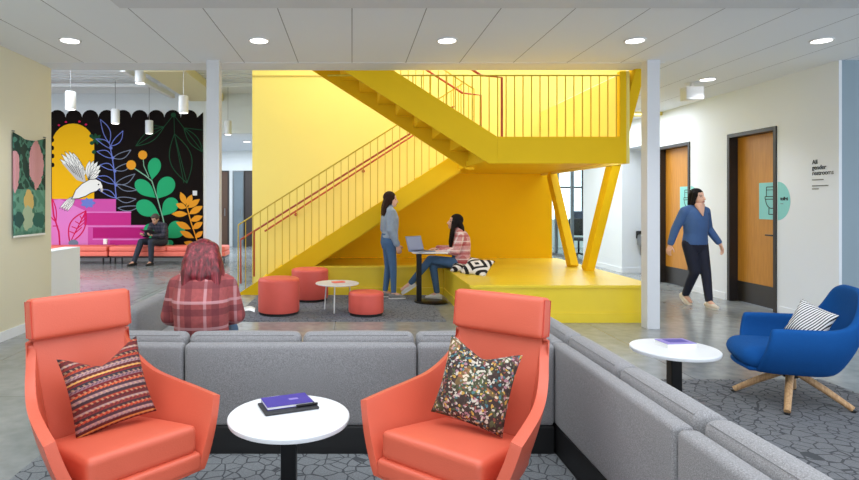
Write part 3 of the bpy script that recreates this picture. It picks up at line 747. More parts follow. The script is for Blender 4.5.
# ------------------------------------------------------------------ tables
def cafe_table(label, loc, r=.285, h=.46):
    t = thing('side_table', label, 'table', loc, 0, 'white round pedestal tables')
    MB().lathe([(r-.02, h-.028), (r-.004, h-.024), (r, h-.014), (r, h-.004), (r-.004, h)], 64).build('table_top', 'white_laminate', t, smooth=35)
    MB().box(-.035, .035, -.035, .035, .012, h-.028).build('pedestal', 'black_metal', t, bevel=.004)
    MB().lathe([(r*.72, .009), (r*.72, .014), (r*.70, .018)], 48).build('base_plate', 'black_metal', t, smooth=35)
    return t
cafe_table('white round pedestal table between the two coral armchairs', (-.291, 2.68, 0), .28)
cafe_table('white round pedestal table beside the blue chair, behind the right sofa', (2.15, 3.87, 0), .272, .47)
def P(x, y, z): return (x, y, z)
M_ = Matrix.Translation((-.305, 2.775, .4605)) @ Matrix.Rotation(R(22), 4, 'Z')
tag(MB().rbox(-.13, .13, -.08, .08, 0, .012, .004, 3, M=M_).build('folder', 'folder_black', smooth=40), 'black folder lying under the purple notebook', 'folder')
t = thing('notebook', 'purple notebook on top of the black folder', 'notebook', (-.315, 2.80, .4735), R(22)); t.scale = (1.12, 1.08, 1)
MB().box(-.098, .098, -.062, .062, .002, .012).build('pages', 'paper', t)
MB().rbox(-.10, .10, -.065, .065, .012, .015, .001, 2).build('cover', 'purple_cover', t); MB().rbox(-.10, .10, -.065, .065, 0, .002, .0009, 2).build('cover', 'purple_cover', t)
MB().box(.01, .05, -.01, .012, .015, .0153).build('cover_print', 'purple_light', t)
mb = MB(); mb.tube([(-.262, 2.735, .479), (-.165, 2.775, .479)], [.006, .006], 10); o = mb.build('pen', 'black_metal', smooth=50); tag(o, 'black pen lying on the folder beside the purple notebook', 'pen')
t = thing('book', 'paperback with a lilac cover on the table near the blue chair', 'book', (2.19, 3.93, .4705), R(6))
MB().box(-.10, .10, -.07, .07, .002, .028).build('pages', 'paper', t); MB().box(-.103, .103, -.073, .073, .028, .031).build('cover', 'purple_light', t); MB().box(-.103, .103, -.073, .073, 0, .002).build('cover', 'paper', t)
MB().box(-.06, .075, -.035, .05, .031, .0318).build('cover_print', 'purple_cover', t)

# stools
def stool(label, loc, r, h):
    t = thing('pouf', label, 'stool', loc, 0, 'coral drum stools')
    MB().lathe([(r-.02, .03), (r-.005, .035), (r, .05), (r, h-.05), (r-.004, h-.02), (r-.015, h-.006), (r-.035, h), (r*.5, h+.004), (.01, h+.005)], 48).build('body', 'coral_vinyl', t, smooth=50)
    MB().lathe([(r-.015, 0), (r-.015, .03)], 40).build('base', 'black_matte', t, smooth=40)
    mb = MB(); n = 48; mb.tube([((r-.001)*math.cos(2*PI*k/n), (r-.001)*math.sin(2*PI*k/n), h-.035) for k in range(n+1)], .004, 6); mb.build('piping', 'coral_vinyl', t, smooth=60)
stool('coral drum stool, the large one in front on the left of the small table', (-.945, 7.50, .008), .265, .46)
stool('coral drum stool behind the low table, nearest the staircase foot', (-.62, 8.55, .008), .27, .46)
stool('low coral drum stool right of the small white table', (.18, 7.43, .008), .225, .295)
t = thing('occasional_table', 'small white three legged round table between the coral stools', 'table', (-.195, 7.68, .008))
MB().lathe([(.275, .352), (.288, .358), (.288, .366), (.283, .37)], 48).build('table_top', 'white_laminate', t, smooth=35)
for a in (-100, 20, 150):
    a = R(a); MB().tube([(.17*math.cos(a), .17*math.sin(a), .353), (.2*math.cos(a), .2*math.sin(a), 0)], .009, 8).build('leg', 'white_metal', t, smooth=50)
tag(MB().box(-.08, .08, -.05, .05, 0, .012, Matrix.Translation((-.18, 7.70, .379)) @ Matrix.Rotation(R(25), 4, 'Z')).build('booklet', 'coral_bench', bevel=.002), 'thin salmon booklet on the small white table between the stools', 'booklet')
# laptop table
t = thing('laptop_table', 'small white topped laptop table on an offset black post', 'table', (1.10, 8.36, 0))
MB().rbox(-.24, .26, -.17, .17, .715, .732, .008, 4).build('table_top', 'white_laminate', t, smooth=50)
MB().box(-.17, -.10, -.04, .04, .02, .695).build('post', 'black_metal', t, bevel=.004)
MB().box(-.17, .1, -.04, .04, .695, .714).build('bracket', 'black_metal', t, bevel=.003)
MB().lathe([(.24, .0085), (.24, .018), (.235, .022)], 40, (.04, 0, 0)).build('base_plate', 'black_metal', t, smooth=40)
t = thing('laptop', 'open silver grey laptop on the small table', 'laptop', (1.00, 8.36, .7325), R(40))
MB().rbox(-.16, .16, -.13, .10, 0, .014, .005, 3).build('keyboard_deck', 'laptop_silver', t, smooth=50)
MB().box(-.13, .13, -.02, .08, .014, .0155).build('keys', 'folder_black', t)
o = MB().rbox(-.16, .16, -.004, .004, 0, .215, .003, 3).build('lid', 'laptop_silver', t, smooth=50); o.location = (0, .10, .012); o.rotation_euler = (R(-18), 0, 0)
MB().box(-.145, .145, -.0055, -.0042, .015, .2).build('screen', 'screen_pale', o)
pillow('cushion', 'black and white diamond patterned cushion on the yellow platform', 'diamond_bw', .37, .37, .12, 0, (1.74, 8.05, .545), rotm(('Z', -25), ('X', -62), ('Y', 12)))
pillow('cushion', 'black and white patterned cushion half under the seated woman', 'diamond_bw', .34, .34, .10, 0, (1.60, 8.36, .50), rotm(('Z', -15), ('X', -84), ('Y', 0)))

# ------------------------------------------------------------------ wall and ceiling fittings
for i, (x, y) in enumerate(((-2.81, 5.78), (-.927, 5.78), (.947, 5.78), (2.82, 5.78), (4.68, 5.78), (4.66, 7.6), (4.66, 9.9))):
    t = thing('downlight', ['round recessed downlight at the far left of the front row', 'round recessed downlight second from the left, above the white column', 'round recessed downlight in the middle of the front row', 'round recessed downlight above the right column', 'round recessed downlight at the right end of the front row', 'round recessed downlight over the restroom corridor, beside the white projector box', 'round recessed downlight deep in the corridor'][i], 'downlight', (x, y, CEIL), 0, 'recessed downlights')
    mb = MB(); mb.lathe([(.088, -.012), (.100, -.012), (.104, -.001)], 32); mb.build('trim_ring', 'white_metal', t, smooth=40)
    MB().lathe([(.086, -.014), (.05, -.0145)], 32).build('lens', 'lamp_glow', t)
    d = bpy.data.lights.new('downlight_lamp', 'SPOT'); d.energy = 55; d.spot_size = R(110); d.spot_blend = .8; d.shadow_soft_size = .12; d.color = (.96, .98, 1)
    lo = bpy.data.objects.new('downlight_lamp', d); lo.location = (x, y, CEIL-.05); C.objects.link(lo)
for i, (x, y, z, r, h, lab) in enumerate(((-4.9, 10.1, 3.06, .086, .31, 'large white cylinder pendant at the far left above the mural'), (-3.05, 10.5, 3.06, .086, .31, 'white cylinder pendant just left of the white column'), (-5.1, 12.5, 3.14, .088, .31, 'white cylinder pendant hanging in front of the scalloped mural edge'),
                                          (-4.65, 13.3, 3.02, .088, .30, 'lowest white cylinder pendant, hanging before the black of the mural'), (-2.78, 13.0, 2.96, .082, .31, 'white cylinder pendant right of the white column'), (-4.05, 11.1, 3.72, .10, .31, 'white cylinder pendant partly hidden by the ceiling edge'))):
    t = thing('pendant_lamp', lab, 'pendant lamp', (x, y, z), 0, 'white cylinder pendants')
    MB().lathe([(r-.012, .0), (r-.002, .002), (r, .01), (r, h-.01), (r-.01, h)], 28).build('lamp_shade', 'white_metal', t, smooth=45)
    MB().lathe([(r-.015, -.002), (.01, -.004)], 20).build('lens', 'lamp_glow', t)
    MB().tube([(0, 0, h), (0, 0, 4.09-z)], .005, 6).build('cord', 'steel', t)
    MB().lathe([(.05, 0), (.05, .02)], 16, (0, 0, 4.068-z)).build('canopy', 'white_metal', t)
t = thing('corridor_downlight', 'small round ceiling light in the far left corridor', 'downlight', (-2.9, 16.0, 3.14))
MB().lathe([(.10, -.03), (.11, -.001)], 24).build('trim_ring', 'white_metal', t); MB().lathe([(.09, -.032), (.02, -.033)], 24).build('lens', 'lamp_glow', t)
t = thing('projector', 'white box hanging from the ceiling near the corridor downlight', 'projector', (4.60, 7.85, 2.82))
MB().rbox(-.12, .12, -.08, .08, 0, .18, .012, 4).build('body', 'white_laminate', t, smooth=50)
MB().lathe([(.02, .18), (.02, .23), (.09, .232), (.09, .239)], 16).build('mount', 'white_metal', t)
mb = MB(); mb.box(-.12, .12, -.083, -.08, .03, .05); mb.build('vent', 'soffit_paint', t)
# tapestry on left wall
n = 16; mb = MB(); V = []
for i in range(n+1):
    for j in range(n+1):
        u = -1+2*i/n; v = -1+2*j/n
        top = .555-.055*(1-u*u); bot = -.555
        V.append((.018+.012*math.sin(u*7)*(.5+.5*v), u*.315, bot+(top-bot)*(v+1)/2))
mb.add(V, [(i*(n+1)+j, (i+1)*(n+1)+j, (i+1)*(n+1)+j+1, i*(n+1)+j+1) for i in range(n) for j in range(n)])
t = thing('tapestry', 'green and pink woven hanging with trees on the cream wall', 'tapestry', (-3.622, 6.49, 1.635))
mb.build('cloth', 'tapestry_print', t, smooth=180, solid=.006)
mb = MB(); mb.box(.01, .028, -.315, .315, -.572, -.55); mb.build('hem_strip', 'paper', t, bevel=.003)
for s_ in (-1, 1):
    MB().tube([(0, s_*.315, .57), (.03, s_*.315, .565)], .008, 8).build('hook', 'steel', t)
tag(MB().rbox(-.055, .055, -.012, 0, -.06, .06, .006, 3, M=Matrix.Translation((-3.84, 14.18, 1.67))).build('thermostat', 'white_laminate', smooth=50), 'small white thermostat on the mural near the column', 'thermostat')
# drinking fountain in the alcove
t = thing('drinking_fountain', 'steel drinking fountain with two spouts in the white alcove', 'drinking fountain', (5.98, 11.885, 0))
MB().rbox(-.16, .30, -.30, 0, .55, .80, .05, 4).build('basin', 'steel', t, smooth=50)
MB().rbox(-.1, .26, -.2, 0, .35, .55, .04, 4).build('body', 'steel', t, smooth=50)
MB().rbox(-.17, -.01, -.06, 0, .70, .86, .02, 4).build('bubbler', 'black_matte', t, smooth=50)
MB().rbox(.03, .2, -.06, 0, .70, .86, .02, 4).build('bubbler', 'black_matte', t, smooth=50)
# office furniture behind the glass
t = thing('desk', 'white office desk behind the glass', 'desk', (6.6, 16.2, 0))
MB().box(-.6, 1.1, -.35, .35, .71, .74).build('table_top', 'white_laminate', t, bevel=.005)
for x in (-.55, 1.05): MB().box(x-.025, x+.025, -.3, .3, 0, .71).build('leg', 'black_metal', t)
t = thing('office_chair', 'black mesh office chair behind the glass', 'chair', (6.0, 15.35, 0), R(150))
MB().rbox(-.23, .23, -.22, .22, .44, .51, .03, 4, puff=(0, 0, .01)).build('seat', 'black_matte', t, smooth=50)
MB().rbox(-.21, .21, .20, .25, .58, 1.02, .02, 4).build('backrest', 'black_matte', t, smooth=50)
MB().lathe([(.025, .08), (.025, .44)], 12).build('column', 'black_metal', t)
for k in range(5):
    a = 2*PI*k/5; MB().bar((0, 0, .1), (.28*math.cos(a), .28*math.sin(a), .05), .03, .03).build('base_arm', 'black_metal', t); MB().lathe([(.025, 0), (.025, .05)], 10, (.28*math.cos(a), .28*math.sin(a), 0)).build('caster', 'black_matte', t)
t = thing('monitor', 'black computer monitor on the office desk', 'monitor', (6.45, 16.25, .74))
MB().rbox(-.28, .28, 0, .03, .12, .46, .01, 3).build('screen', 'screen_dark', t, smooth=50); MB().lathe([(.1, 0), (.1, .01), (.015, .012), (.015, .2)], 16, (0, .05, 0)).build('stand', 'black_metal', t)
# coral benches under the mural
def bench(x0, x1, y0, label, seams):
    t = thing('bench', label, 'bench', ((x0+x1)/2, y0, 0), 0, 'long coral benches'); w = (x1-x0)/2
    MB().box(-w+.02, w-.02, .03, .55, .15, .19).build('frame', 'bench_dark', t, bevel=.004)
    MB().rbox(-w, w, 0, .56, .19, .30, .02, 4).build('seat_base', 'coral_bench', t, smooth=50)
    e = [-w]+[s-(x0+x1)/2 for s in seams]+[w]
    for a, b in zip(e[:-1], e[1:]): MB().rbox(a+.004, b-.004, -.01, .57, .302, .42, .035, 6, puff=(0, .0, .01)).build('seat_cushion', 'coral_bench', t, smooth=50)
    for a in (-w+.12, w-.12):
        for y in (.08, .48): MB().box(a-.015, a+.015, y-.015, y+.015, 0, .15).build('leg', 'black_metal', t)
bench(-8.4, -5.68, 13.45, 'coral upholstered bench at the left end of the mural', [-7.04])
bench(-5.64, -2.95, 13.45, 'coral upholstered bench on which the reading man sits', [-4.31])
tag(MB().rbox(-.045, .045, -.03, .03, 0, .13, .01, 3, M=Matrix.Translation((-5.93, 13.95, .435))).build('cup', 'paper', smooth=50), 'small white carton standing on the left coral bench', 'carton')
# ------------------------------------------------------------------ mural painted on a thin panel on the far wall
MU = ['mu_black', 'mu_yellow', 'mu_pink', 'mu_pink_light', 'mu_magenta', 'mu_magenta_dark', 'mu_red', 'mu_white', 'mu_line', 'mu_green', 'mu_stem', 'mu_orange', 'mu_periwinkle', 'mu_slate', 'mu_dark_green', 'mu_wing_shade']
S_ = 14.19/580; mu = MB(); lay = [0]
def mp(p, L): return ((p[0]-352)*S_, 14.188-L*.0008, H_CAM+(202.5-p[1])*S_)
def fill(poly, m_, L):
    mu.mi = MU.index(m_)
    ar = sum(poly[i][0]*poly[(i+1) % len(poly)][1]-poly[(i+1) % len(poly)][0]*poly[i][1] for i in range(len(poly)))
    if ar > 0: poly = poly[::-1]
    lay[0] += 1; L = L+(lay[0] % 40)*.018
    mu.add([mp(p, L) for p in poly], [tuple(range(len(poly)))])
def stroke(pts, w, m_, L, closed=False):
    if closed: pts = list(pts)+[pts[0]]
    for a, b in zip(pts[:-1], pts[1:]):
        d = Vector((b[0]-a[0], b[1]-a[1]));
        if d.length < 1e-6: continue
        d.normalize(); nx, ny = -d.y*w/2, d.x*w/2; ex, ey = d.x*w*.25, d.y*w*.25
        fill([(a[0]+nx-ex, a[1]+ny-ey), (b[0]+nx+ex, b[1]+ny+ey), (b[0]-nx+ex, b[1]-ny+ey), (a[0]-nx-ex, a[1]-ny-ey)], m_, L)
def leafpts(a, b, w, k=1.0, n=10, bend=0):
    a = Vector(a); b = Vector(b); d = b-a; nr = Vector((-d.y, d.x)).normalized(); L = []; Rr = []
    for i in range(n+1):
        t = i/n; h = w/2*math.sin(PI*t**k); c = a+d*t+nr*bend*math.sin(PI*t)
        L.append(tuple(c+nr*h)); Rr.append(tuple(c-nr*h))
    return L+Rr[::-1][1:-1]
def circ(c, rx, ry=None, n=18): ry = ry or rx; return [(c[0]+rx*math.cos(2*PI*i/n), c[1]+ry*math.sin(2*PI*i/n)) for i in range(n)]
def tear(a, b, w, n=20):
    a = Vector(a); b = Vector(b); d = b-a; nr = Vector((-d.y, d.x)).normalized(); L = []; Rr = []
    for i in range(n+1):
        t = 1-(1-i/n)**1.0; t = .5-.5*math.cos(PI*t)
        h = w/2*(math.sqrt(max(0, 1-((t-.62)/.38)**2)) if t > .62 else math.sin(PI/2*(t/.62))**1.15); c = a+d*t
        L.append(tuple(c+nr*h)); Rr.append(tuple(c-nr*h))
    return L+Rr[::-1][1:-1]
# black field with a scalloped top
top = []
for c in [24.5+16.45*i for i in range(11)]:
    top += [(c-8.2*math.cos(PI*i/8), 117.5-7.6*math.sin(PI*i/8)) for i in range(9)]
xr = 203.2
top = [p for p in top if p[0] < xr]
fill([(16.3, 248)]+top+[(xr, 112), (xr, 248)], 'mu_black', 0)
# arch
fill([(52, 200), (52, 145)]+[(73-21.2*math.cos(PI*i/14), 145-21.5*math.sin(PI*i/14)) for i in range(15)]+[(94.2, 200)], 'mu_yellow', 1)
for p in ((59, 125.2), (66, 122), (79.5, 121.6), (86, 124.5)): fill(circ(p, 1.3, 1, 8), 'mu_red', 1)
for p in ((52.5, 132), (52.5, 140), (52.5, 148), (52.8, 156), (52.8, 165)): fill(circ(p, 1.8, 2.4, 10), 'mu_black', 2)
for p in ((91.5, 136), (92, 143), (94, 152)): fill(circ(p, 2.2, 2, 10), 'mu_dark_green', 2)
for i in range(6):
    a = PI/3*i+.3; fill(leafpts((96.5, 139), (96.5+6*math.cos(a), 139+6*math.sin(a)), 3), 'mu_dark_green', 3)
# pink stairs
fill([(20, 247.9), (20, 199), (116, 199), (116, 211.5), (131, 211.5), (131, 225), (149.5, 225), (149.5, 247.9)], 'mu_pink', 1)
fill([(20, 247.9), (20, 207), (60, 199), (88, 212), (88, 247.9)], 'mu_pink_light', 2)
fill([(84, 213), (131, 213), (131, 225), (84, 225)], 'mu_magenta', 3)
fill([(93, 227.5), (149.5, 227.5), (149.5, 238), (93, 238)], 'mu_magenta_dark', 3)
fill([(110, 240.5), (149.5, 240.5), (149.5, 247.9), (110, 247.9)], 'mu_magenta', 3)
stroke([(52, 212.2), (131, 212.2)], 1.2, 'mu_pink_light', 4); stroke([(84, 226.2), (149.5, 226.2)], 1.4, 'mu_pink_light', 4); stroke([(93, 239.3), (149.5, 239.3)], 1.2, 'mu_pink_light', 4)
# red line plants
lf = leafpts((70, 243), (86, 211), 15, 1.0, 12, -1); stroke(lf, 1.3, 'mu_red', 5, True); stroke([(70, 243), (86, 211)], 1.1, 'mu_red', 5)
for t in (.3, .45, .6, .75):
    c = (70+16*t, 243-32*t)
    for s in (-1, 1):
        h = 7*math.sin(PI*min(1, t+.1)); stroke([c, (c[0]+s*h*.9+1, c[1]-4-s*h*.3)], 1, 'mu_red', 5)
stroke([(60, 246), (59, 232), (54, 216), (52, 200)], 1.6, 'mu_red', 5); stroke(leafpts((56, 222), (52.5, 199), 8, 1, 8, -2), 1.1, 'mu_red', 5, True); stroke([(58, 226), (53, 226)], 1, 'mu_red', 5)
fill(circ((73.5, 243), 5, 3.4), 'mu_slate', 6)
# dove
def dv(poly, m_='mu_white', L=8, o=.8):
    fill(poly, m_, L)
    if o: stroke(poly, o, 'mu_line', L+1, True)
for i, (a, w) in enumerate(((0, 3), (1, 3.2), (2, 3.2), (3, 3))):        # tail feathers
    dv(leafpts((75, 196), (59.5+2.6*i, 208.5+1.2*i-(i == 3)*.6), 4.2, .8, 8), 'mu_white', 8, .28)
tips = [(60, 159), (61.5, 154), (65, 151.5), (69, 151), (73, 152.5), (76, 157), (79, 162), (82, 168)]   # near wing, long feathers
for i, tp_ in enumerate(tips):
    dv(leafpts((84-.2*i, 182-.6*i), tp_, 5.8, 1.2, 10, 1), 'mu_white', 10, .28)
fill([(62, 163), (70, 172), (77, 180), (86, 183), (85, 176), (78, 168)], 'mu_wing_shade', 12)
for i in range(5): stroke([(66+3*i, 163+.9*i), (74+2.2*i, 173+1.6*i)], .45, 'mu_line', 13)
for i, tp_ in enumerate(((90, 160.5), (94, 160.5), (98, 161.5), (101, 165), (101, 170), (99, 175))):   # far wing
    dv(leafpts((88.5, 180), tp_, 5.2, 1.2, 10, -1), 'mu_white', 9, .28)
body = [(72, 199), (76, 190), (82, 184), (90, 179.5), (96, 179), (101, 181.5), (103, 186), (103, 190.5), (101.5, 192), (99.8, 188.5), (97, 191), (91, 193), (86, 196), (79, 198.5)]
dv(body, 'mu_white', 14, .7)
fill([(100.5, 187.5), (103.6, 189), (102.6, 192.5), (101, 191.5)], 'mu_wing_shade', 16); fill(circ((98.8, 184.6), .8, .8, 8), 'mu_line', 16)
for i in range(7):
    a = 2*PI*i/7; fill(leafpts((88, 203), (88+8*math.cos(a), 203+5.5*math.sin(a)), 4), 'mu_periwinkle', 7)
# periwinkle outlined plant
def pl(pts, w=.75, m_='mu_periwinkle', L=5): stroke(pts, w, m_, L)
pl([(110, 146), (112.5, 158), (114.5, 172), (115.5, 190), (116.5, 199)], 1)
for a, b, w in (((109.5, 143), (100.5, 119.5), 7), ((111, 146), (123, 131), 6), ((112, 149), (96, 139), 5), ((112.5, 158), (97, 151.5), 6), ((113, 158), (131, 150), 6), ((114.3, 170), (100, 165), 5.5), ((114.5, 170), (133, 162), 6),
                ((115, 184), (96, 177), 6), ((115.5, 184), (135, 174), 6.5), ((116, 184), (137, 190), 5), ((116, 198), (99, 190), 5), ((117, 198), (136, 199), 5.5), ((118, 208), (140, 206), 5)):
    stroke(leafpts(a, b, w, .9, 10, 1.5), .75, 'mu_slate' if b[0] > 126 else 'mu_periwinkle', 5, True)
for p in ((111, 148), (113, 158), (115, 171), (116, 185)): fill(circ(p, 1.6, 1.6, 10), 'mu_periwinkle', 6)
# green paddle leaves and orange berries
stroke([(131, 166), (137, 170), (146, 176), (152, 181), (158, 200), (163, 218), (169, 246)], 1.1, 'mu_stem', 7); stroke([(143, 156), (144, 166), (149, 177)], .8, 'mu_stem', 7)
for a, b, w in (((152, 180), (156, 158), 13), ((156, 198), (136, 181), 14), ((157, 199), (172, 178), 17), ((160, 216), (137, 203), 16), ((162, 216), (176, 199), 15), ((166, 238), (183, 224), 17), ((163, 240), (145, 226), 14), ((166, 240), (172, 246), 8)):
    fill(tear(a, b, w), 'mu_green', 6)
fill(circ((131.3, 165), 4.8), 'mu_orange', 8); fill(circ((142.8, 155), 4.5), 'mu_orange', 8)
# orange frond
stroke([(186.5, 205), (191, 222), (199, 246)], 1, 'mu_orange', 6)
for a, b, w in (((186, 205), (180.5, 192), 6), ((187, 206), (192, 194.5), 6), ((188, 208), (200, 199), 6), ((186.5, 208), (176, 204), 6), ((188, 214), (171.5, 214), 6), ((189, 214), (203, 206), 6.5), ((190, 221), (203, 216), 6), ((191, 229), (176, 222), 6.5), ((192, 229), (203.1, 222), 6), ((194, 238), (180, 231), 6), ((195, 238), (203.1, 231), 5), ((197, 246), (184, 242), 6), ((196, 247), (203, 240), 4)):
    fill(leafpts(a, b, w, 1, 10), 'mu_orange', 7)
# dark green outlined leaves from the top
def og(pts, w=.7): stroke(pts, w, 'mu_dark_green', 4)
fill(circ((173.5, 115), 2.6, 2.2), 'mu_dark_green', 5)
for a, b, w in (((164, 127), (136, 146), 10), ((174.5, 134), (187, 183), 22), ((184, 128), (203, 152), 9)): stroke(leafpts(a, b, w, 1, 12), .8, 'mu_dark_green', 4, True); og([a, b])
og([(173.5, 115), (164, 127)]); og([(174, 115), (174.5, 134)]); og([(174, 115), (184, 128)]); og([(164, 127), (152, 125)]); og([(185, 128), (202, 130)]); og([(174.5, 134), (184, 183)])
mo = mu.build('mural', MU); tag(mo, 'wall mural with white dove, black scalloped field, pink steps and bright leaves', 'mural')

# ------------------------------------------------------------------ people
class Blob(MB):
    def cap(s, p0, p1, r0, r1, n=14, k=1.0, side=None):
        """closed tapered capsule; k squashes it along the direction perpendicular to side"""
        p0 = Vector(p0); p1 = Vector(p1); d = p1-p0; L = d.length; d = d/L if L > 1e-6 else Vector((0, 0, 1))
        sd = Vector(side) if side is not None else Vector((1, 0, 0))
        if abs(sd.dot(d)) > .95: sd = Vector((0, 1, 0))
        b = d.cross(sd).normalized(); a = b.cross(d).normalized()
        rings = []
        for i in range(4): t = (i+.35)/4.35*PI/2; rings.append((p0-d*r0*math.cos(t), r0*math.sin(t)))
        rings.append((p0, r0)); m_ = 4
        for i in range(1, m_): rings.append((p0.lerp(p1, i/m_), r0+(r1-r0)*i/m_))
        rings.append((p1, r1))
        for i in range(3, -1, -1): t = (i+.35)/4.35*PI/2; rings.append((p1+d*r1*math.cos(t), r1*math.sin(t)))
        V = []
        for c, r in rings:
            for j in range(n):
                t = 2*PI*j/n; V.append(c+a*math.cos(t)*r+b*math.sin(t)*r*k)
        F = [tuple(range(n-1, -1, -1)), tuple((len(rings)-1)*n+j for j in range(n))]
        for i in range(len(rings)-1):
            for j in range(n): j2 = (j+1) % n; F.append((i*n+j, i*n+j2, (i+1)*n+j2, (i+1)*n+j))
        return s.add(V, F)
    def chain(s, pts, rs, **k):
        for i in range(len(pts)-1): s.cap(pts[i], pts[i+1], rs[i], rs[i+1], **k)
        return s
    def ell(s, c, r, M=None, n=18, m_=12):
        c = Vector(c); V = []
        for i in range(1, m_):
            t = PI*i/m_
            for j in range(n):
                u = 2*PI*j/n; p = Vector((r[0]*math.sin(t)*math.cos(u), r[1]*math.sin(t)*math.sin(u), -r[2]*math.cos(t))); V.append(c+(M @ p if M is not None else p))
        a = len(V); V.append(c+(M @ Vector((0, 0, -r[2])) if M is not None else Vector((0, 0, -r[2])))); V.append(c+(M @ Vector((0, 0, r[2])) if M is not None else Vector((0, 0, r[2]))))
        F = []
        for i in range(m_-2):
            for j in range(n): j2 = (j+1) % n; F.append((i*n+j, i*n+j2, (i+1)*n+j2, (i+1)*n+j))
        for j in range(n): j2 = (j+1) % n; F += [(a, j2, j), (a+1, (m_-2)*n+j, (m_-2)*n+j2)]
        return s.add(V, F)
    def loft(s, secs, lat, n=22):
        """secs: (center, half width along lat, half depth)"""
        V = []; lat = Vector(lat)
        for i, (c, rx, ry) in enumerate(secs):
            d = (Vector(secs[min(i+1, len(secs)-1)][0])-Vector(secs[max(i-1, 0)][0])).normalized()
            b = d.cross(lat).normalized(); a = b.cross(d).normalized()
            for j in range(n):
                t = 2*PI*j/n; ct, st = math.cos(t), math.sin(t); e = .85
                V.append(Vector(c)+a*rx*math.copysign(abs(ct)**e, ct)+b*ry*math.copysign(abs(st)**e, st))
        F = [tuple(range(n-1, -1, -1)), tuple((len(secs)-1)*n+j for j in range(n))]
        for i in range(len(secs)-1):
            for j in range(n): j2 = (j+1) % n; F.append((i*n+j, i*n+j2, (i+1)*n+j2, (i+1)*n+j))
        return s.add(V, F)
    def finish(s, name, mats, parent, voxel=.007, smooth=3, paint=None):
        me = bpy.data.meshes.new(name); me.from_pydata([tuple(v) for v in s.v], [], s.f); me.update()
        bm = bmesh.new(); bm.from_mesh(me); bm.normal_update(); bm.to_mesh(me); bm.free()
        tmp = bpy.data.objects.new(name+'_tmp', me); C.objects.link(tmp)
        r = tmp.modifiers.new('r', 'REMESH'); r.mode = 'VOXEL'; r.voxel_size = voxel
        if smooth: sm = tmp.modifiers.new('s', 'SMOOTH'); sm.iterations = smooth; sm.factor = .5
        bpy.context.view_layer.update(); dg = bpy.context.evaluated_depsgraph_get()
        out = bpy.data.meshes.new_from_object(tmp.evaluated_get(dg)); bpy.data.objects.remove(tmp)
        out.name = name; out.materials.clear()
        for m_ in mats: out.materials.append(MATS[m_])
        if paint:
            for p in out.polygons: p.material_index = paint(p.center, p.normal)
        out.shade_smooth(); o = bpy.data.objects.new(name, out); C.objects.link(o); o.parent = parent; return o

def headframe(look, up=(0, 0, 1)):
    f = Vector(look).normalized(); x = (-f).cross(Vector(up)).normalized()   # local -Y is forward
    y = -f; x = Vector(up).cross(f).normalized()*1; x = y.cross(Vector(up)).normalized(); z = x.cross(y).normalized()
    return Matrix((x, y, z)).transposed()
def hand(b, wr, d, n, th, curl=.5, sc=1.0):
    """wr wrist, d pointing along the hand, n palm normal (towards the palm side), th direction to the thumb side"""
    wr = Vector(wr); d = Vector(d).normalized(); n = Vector(n); n = (n-d*n.dot(d)).normalized(); t = Vector(th); t = (t-d*t.dot(d)-n*t.dot(n)).normalized()
    k = sc
    for u in (-.028, -.01, .01, .028): b.cap(wr+d*.01+t*u*.55*k, wr+d*.082*k+t*u*k, .0135*k, .0125*k, 8)
    for u, L in ((.029, .066), (.0105, .075), (-.0095, .070), (-.028, .054)):
        a = wr+d*.082*k+t*u*k; c1 = curl*.7; d1 = (d*math.cos(c1)+n*math.sin(c1)+t*u*2).normalized(); c2 = curl*1.7; d2 = (d*math.cos(c2)+n*math.sin(c2)+t*u).normalized()
        m1 = a+d1*L*.52*k; b.cap(a, m1, .0092*k, .0085*k, 8); b.cap(m1, m1+d2*L*.48*k, .0085*k, .0075*k, 8)
    a = wr+d*.022*k+t*.026*k; d1 = (d*.65+t*.7+n*.3).normalized(); m1 = a+d1*.042*k; b.cap(a, m1, .0135*k, .011*k, 8); b.cap(m1, m1+(d*.85+t*.25+n*.35).normalized()*.034*k, .011*k, .009*k, 8)

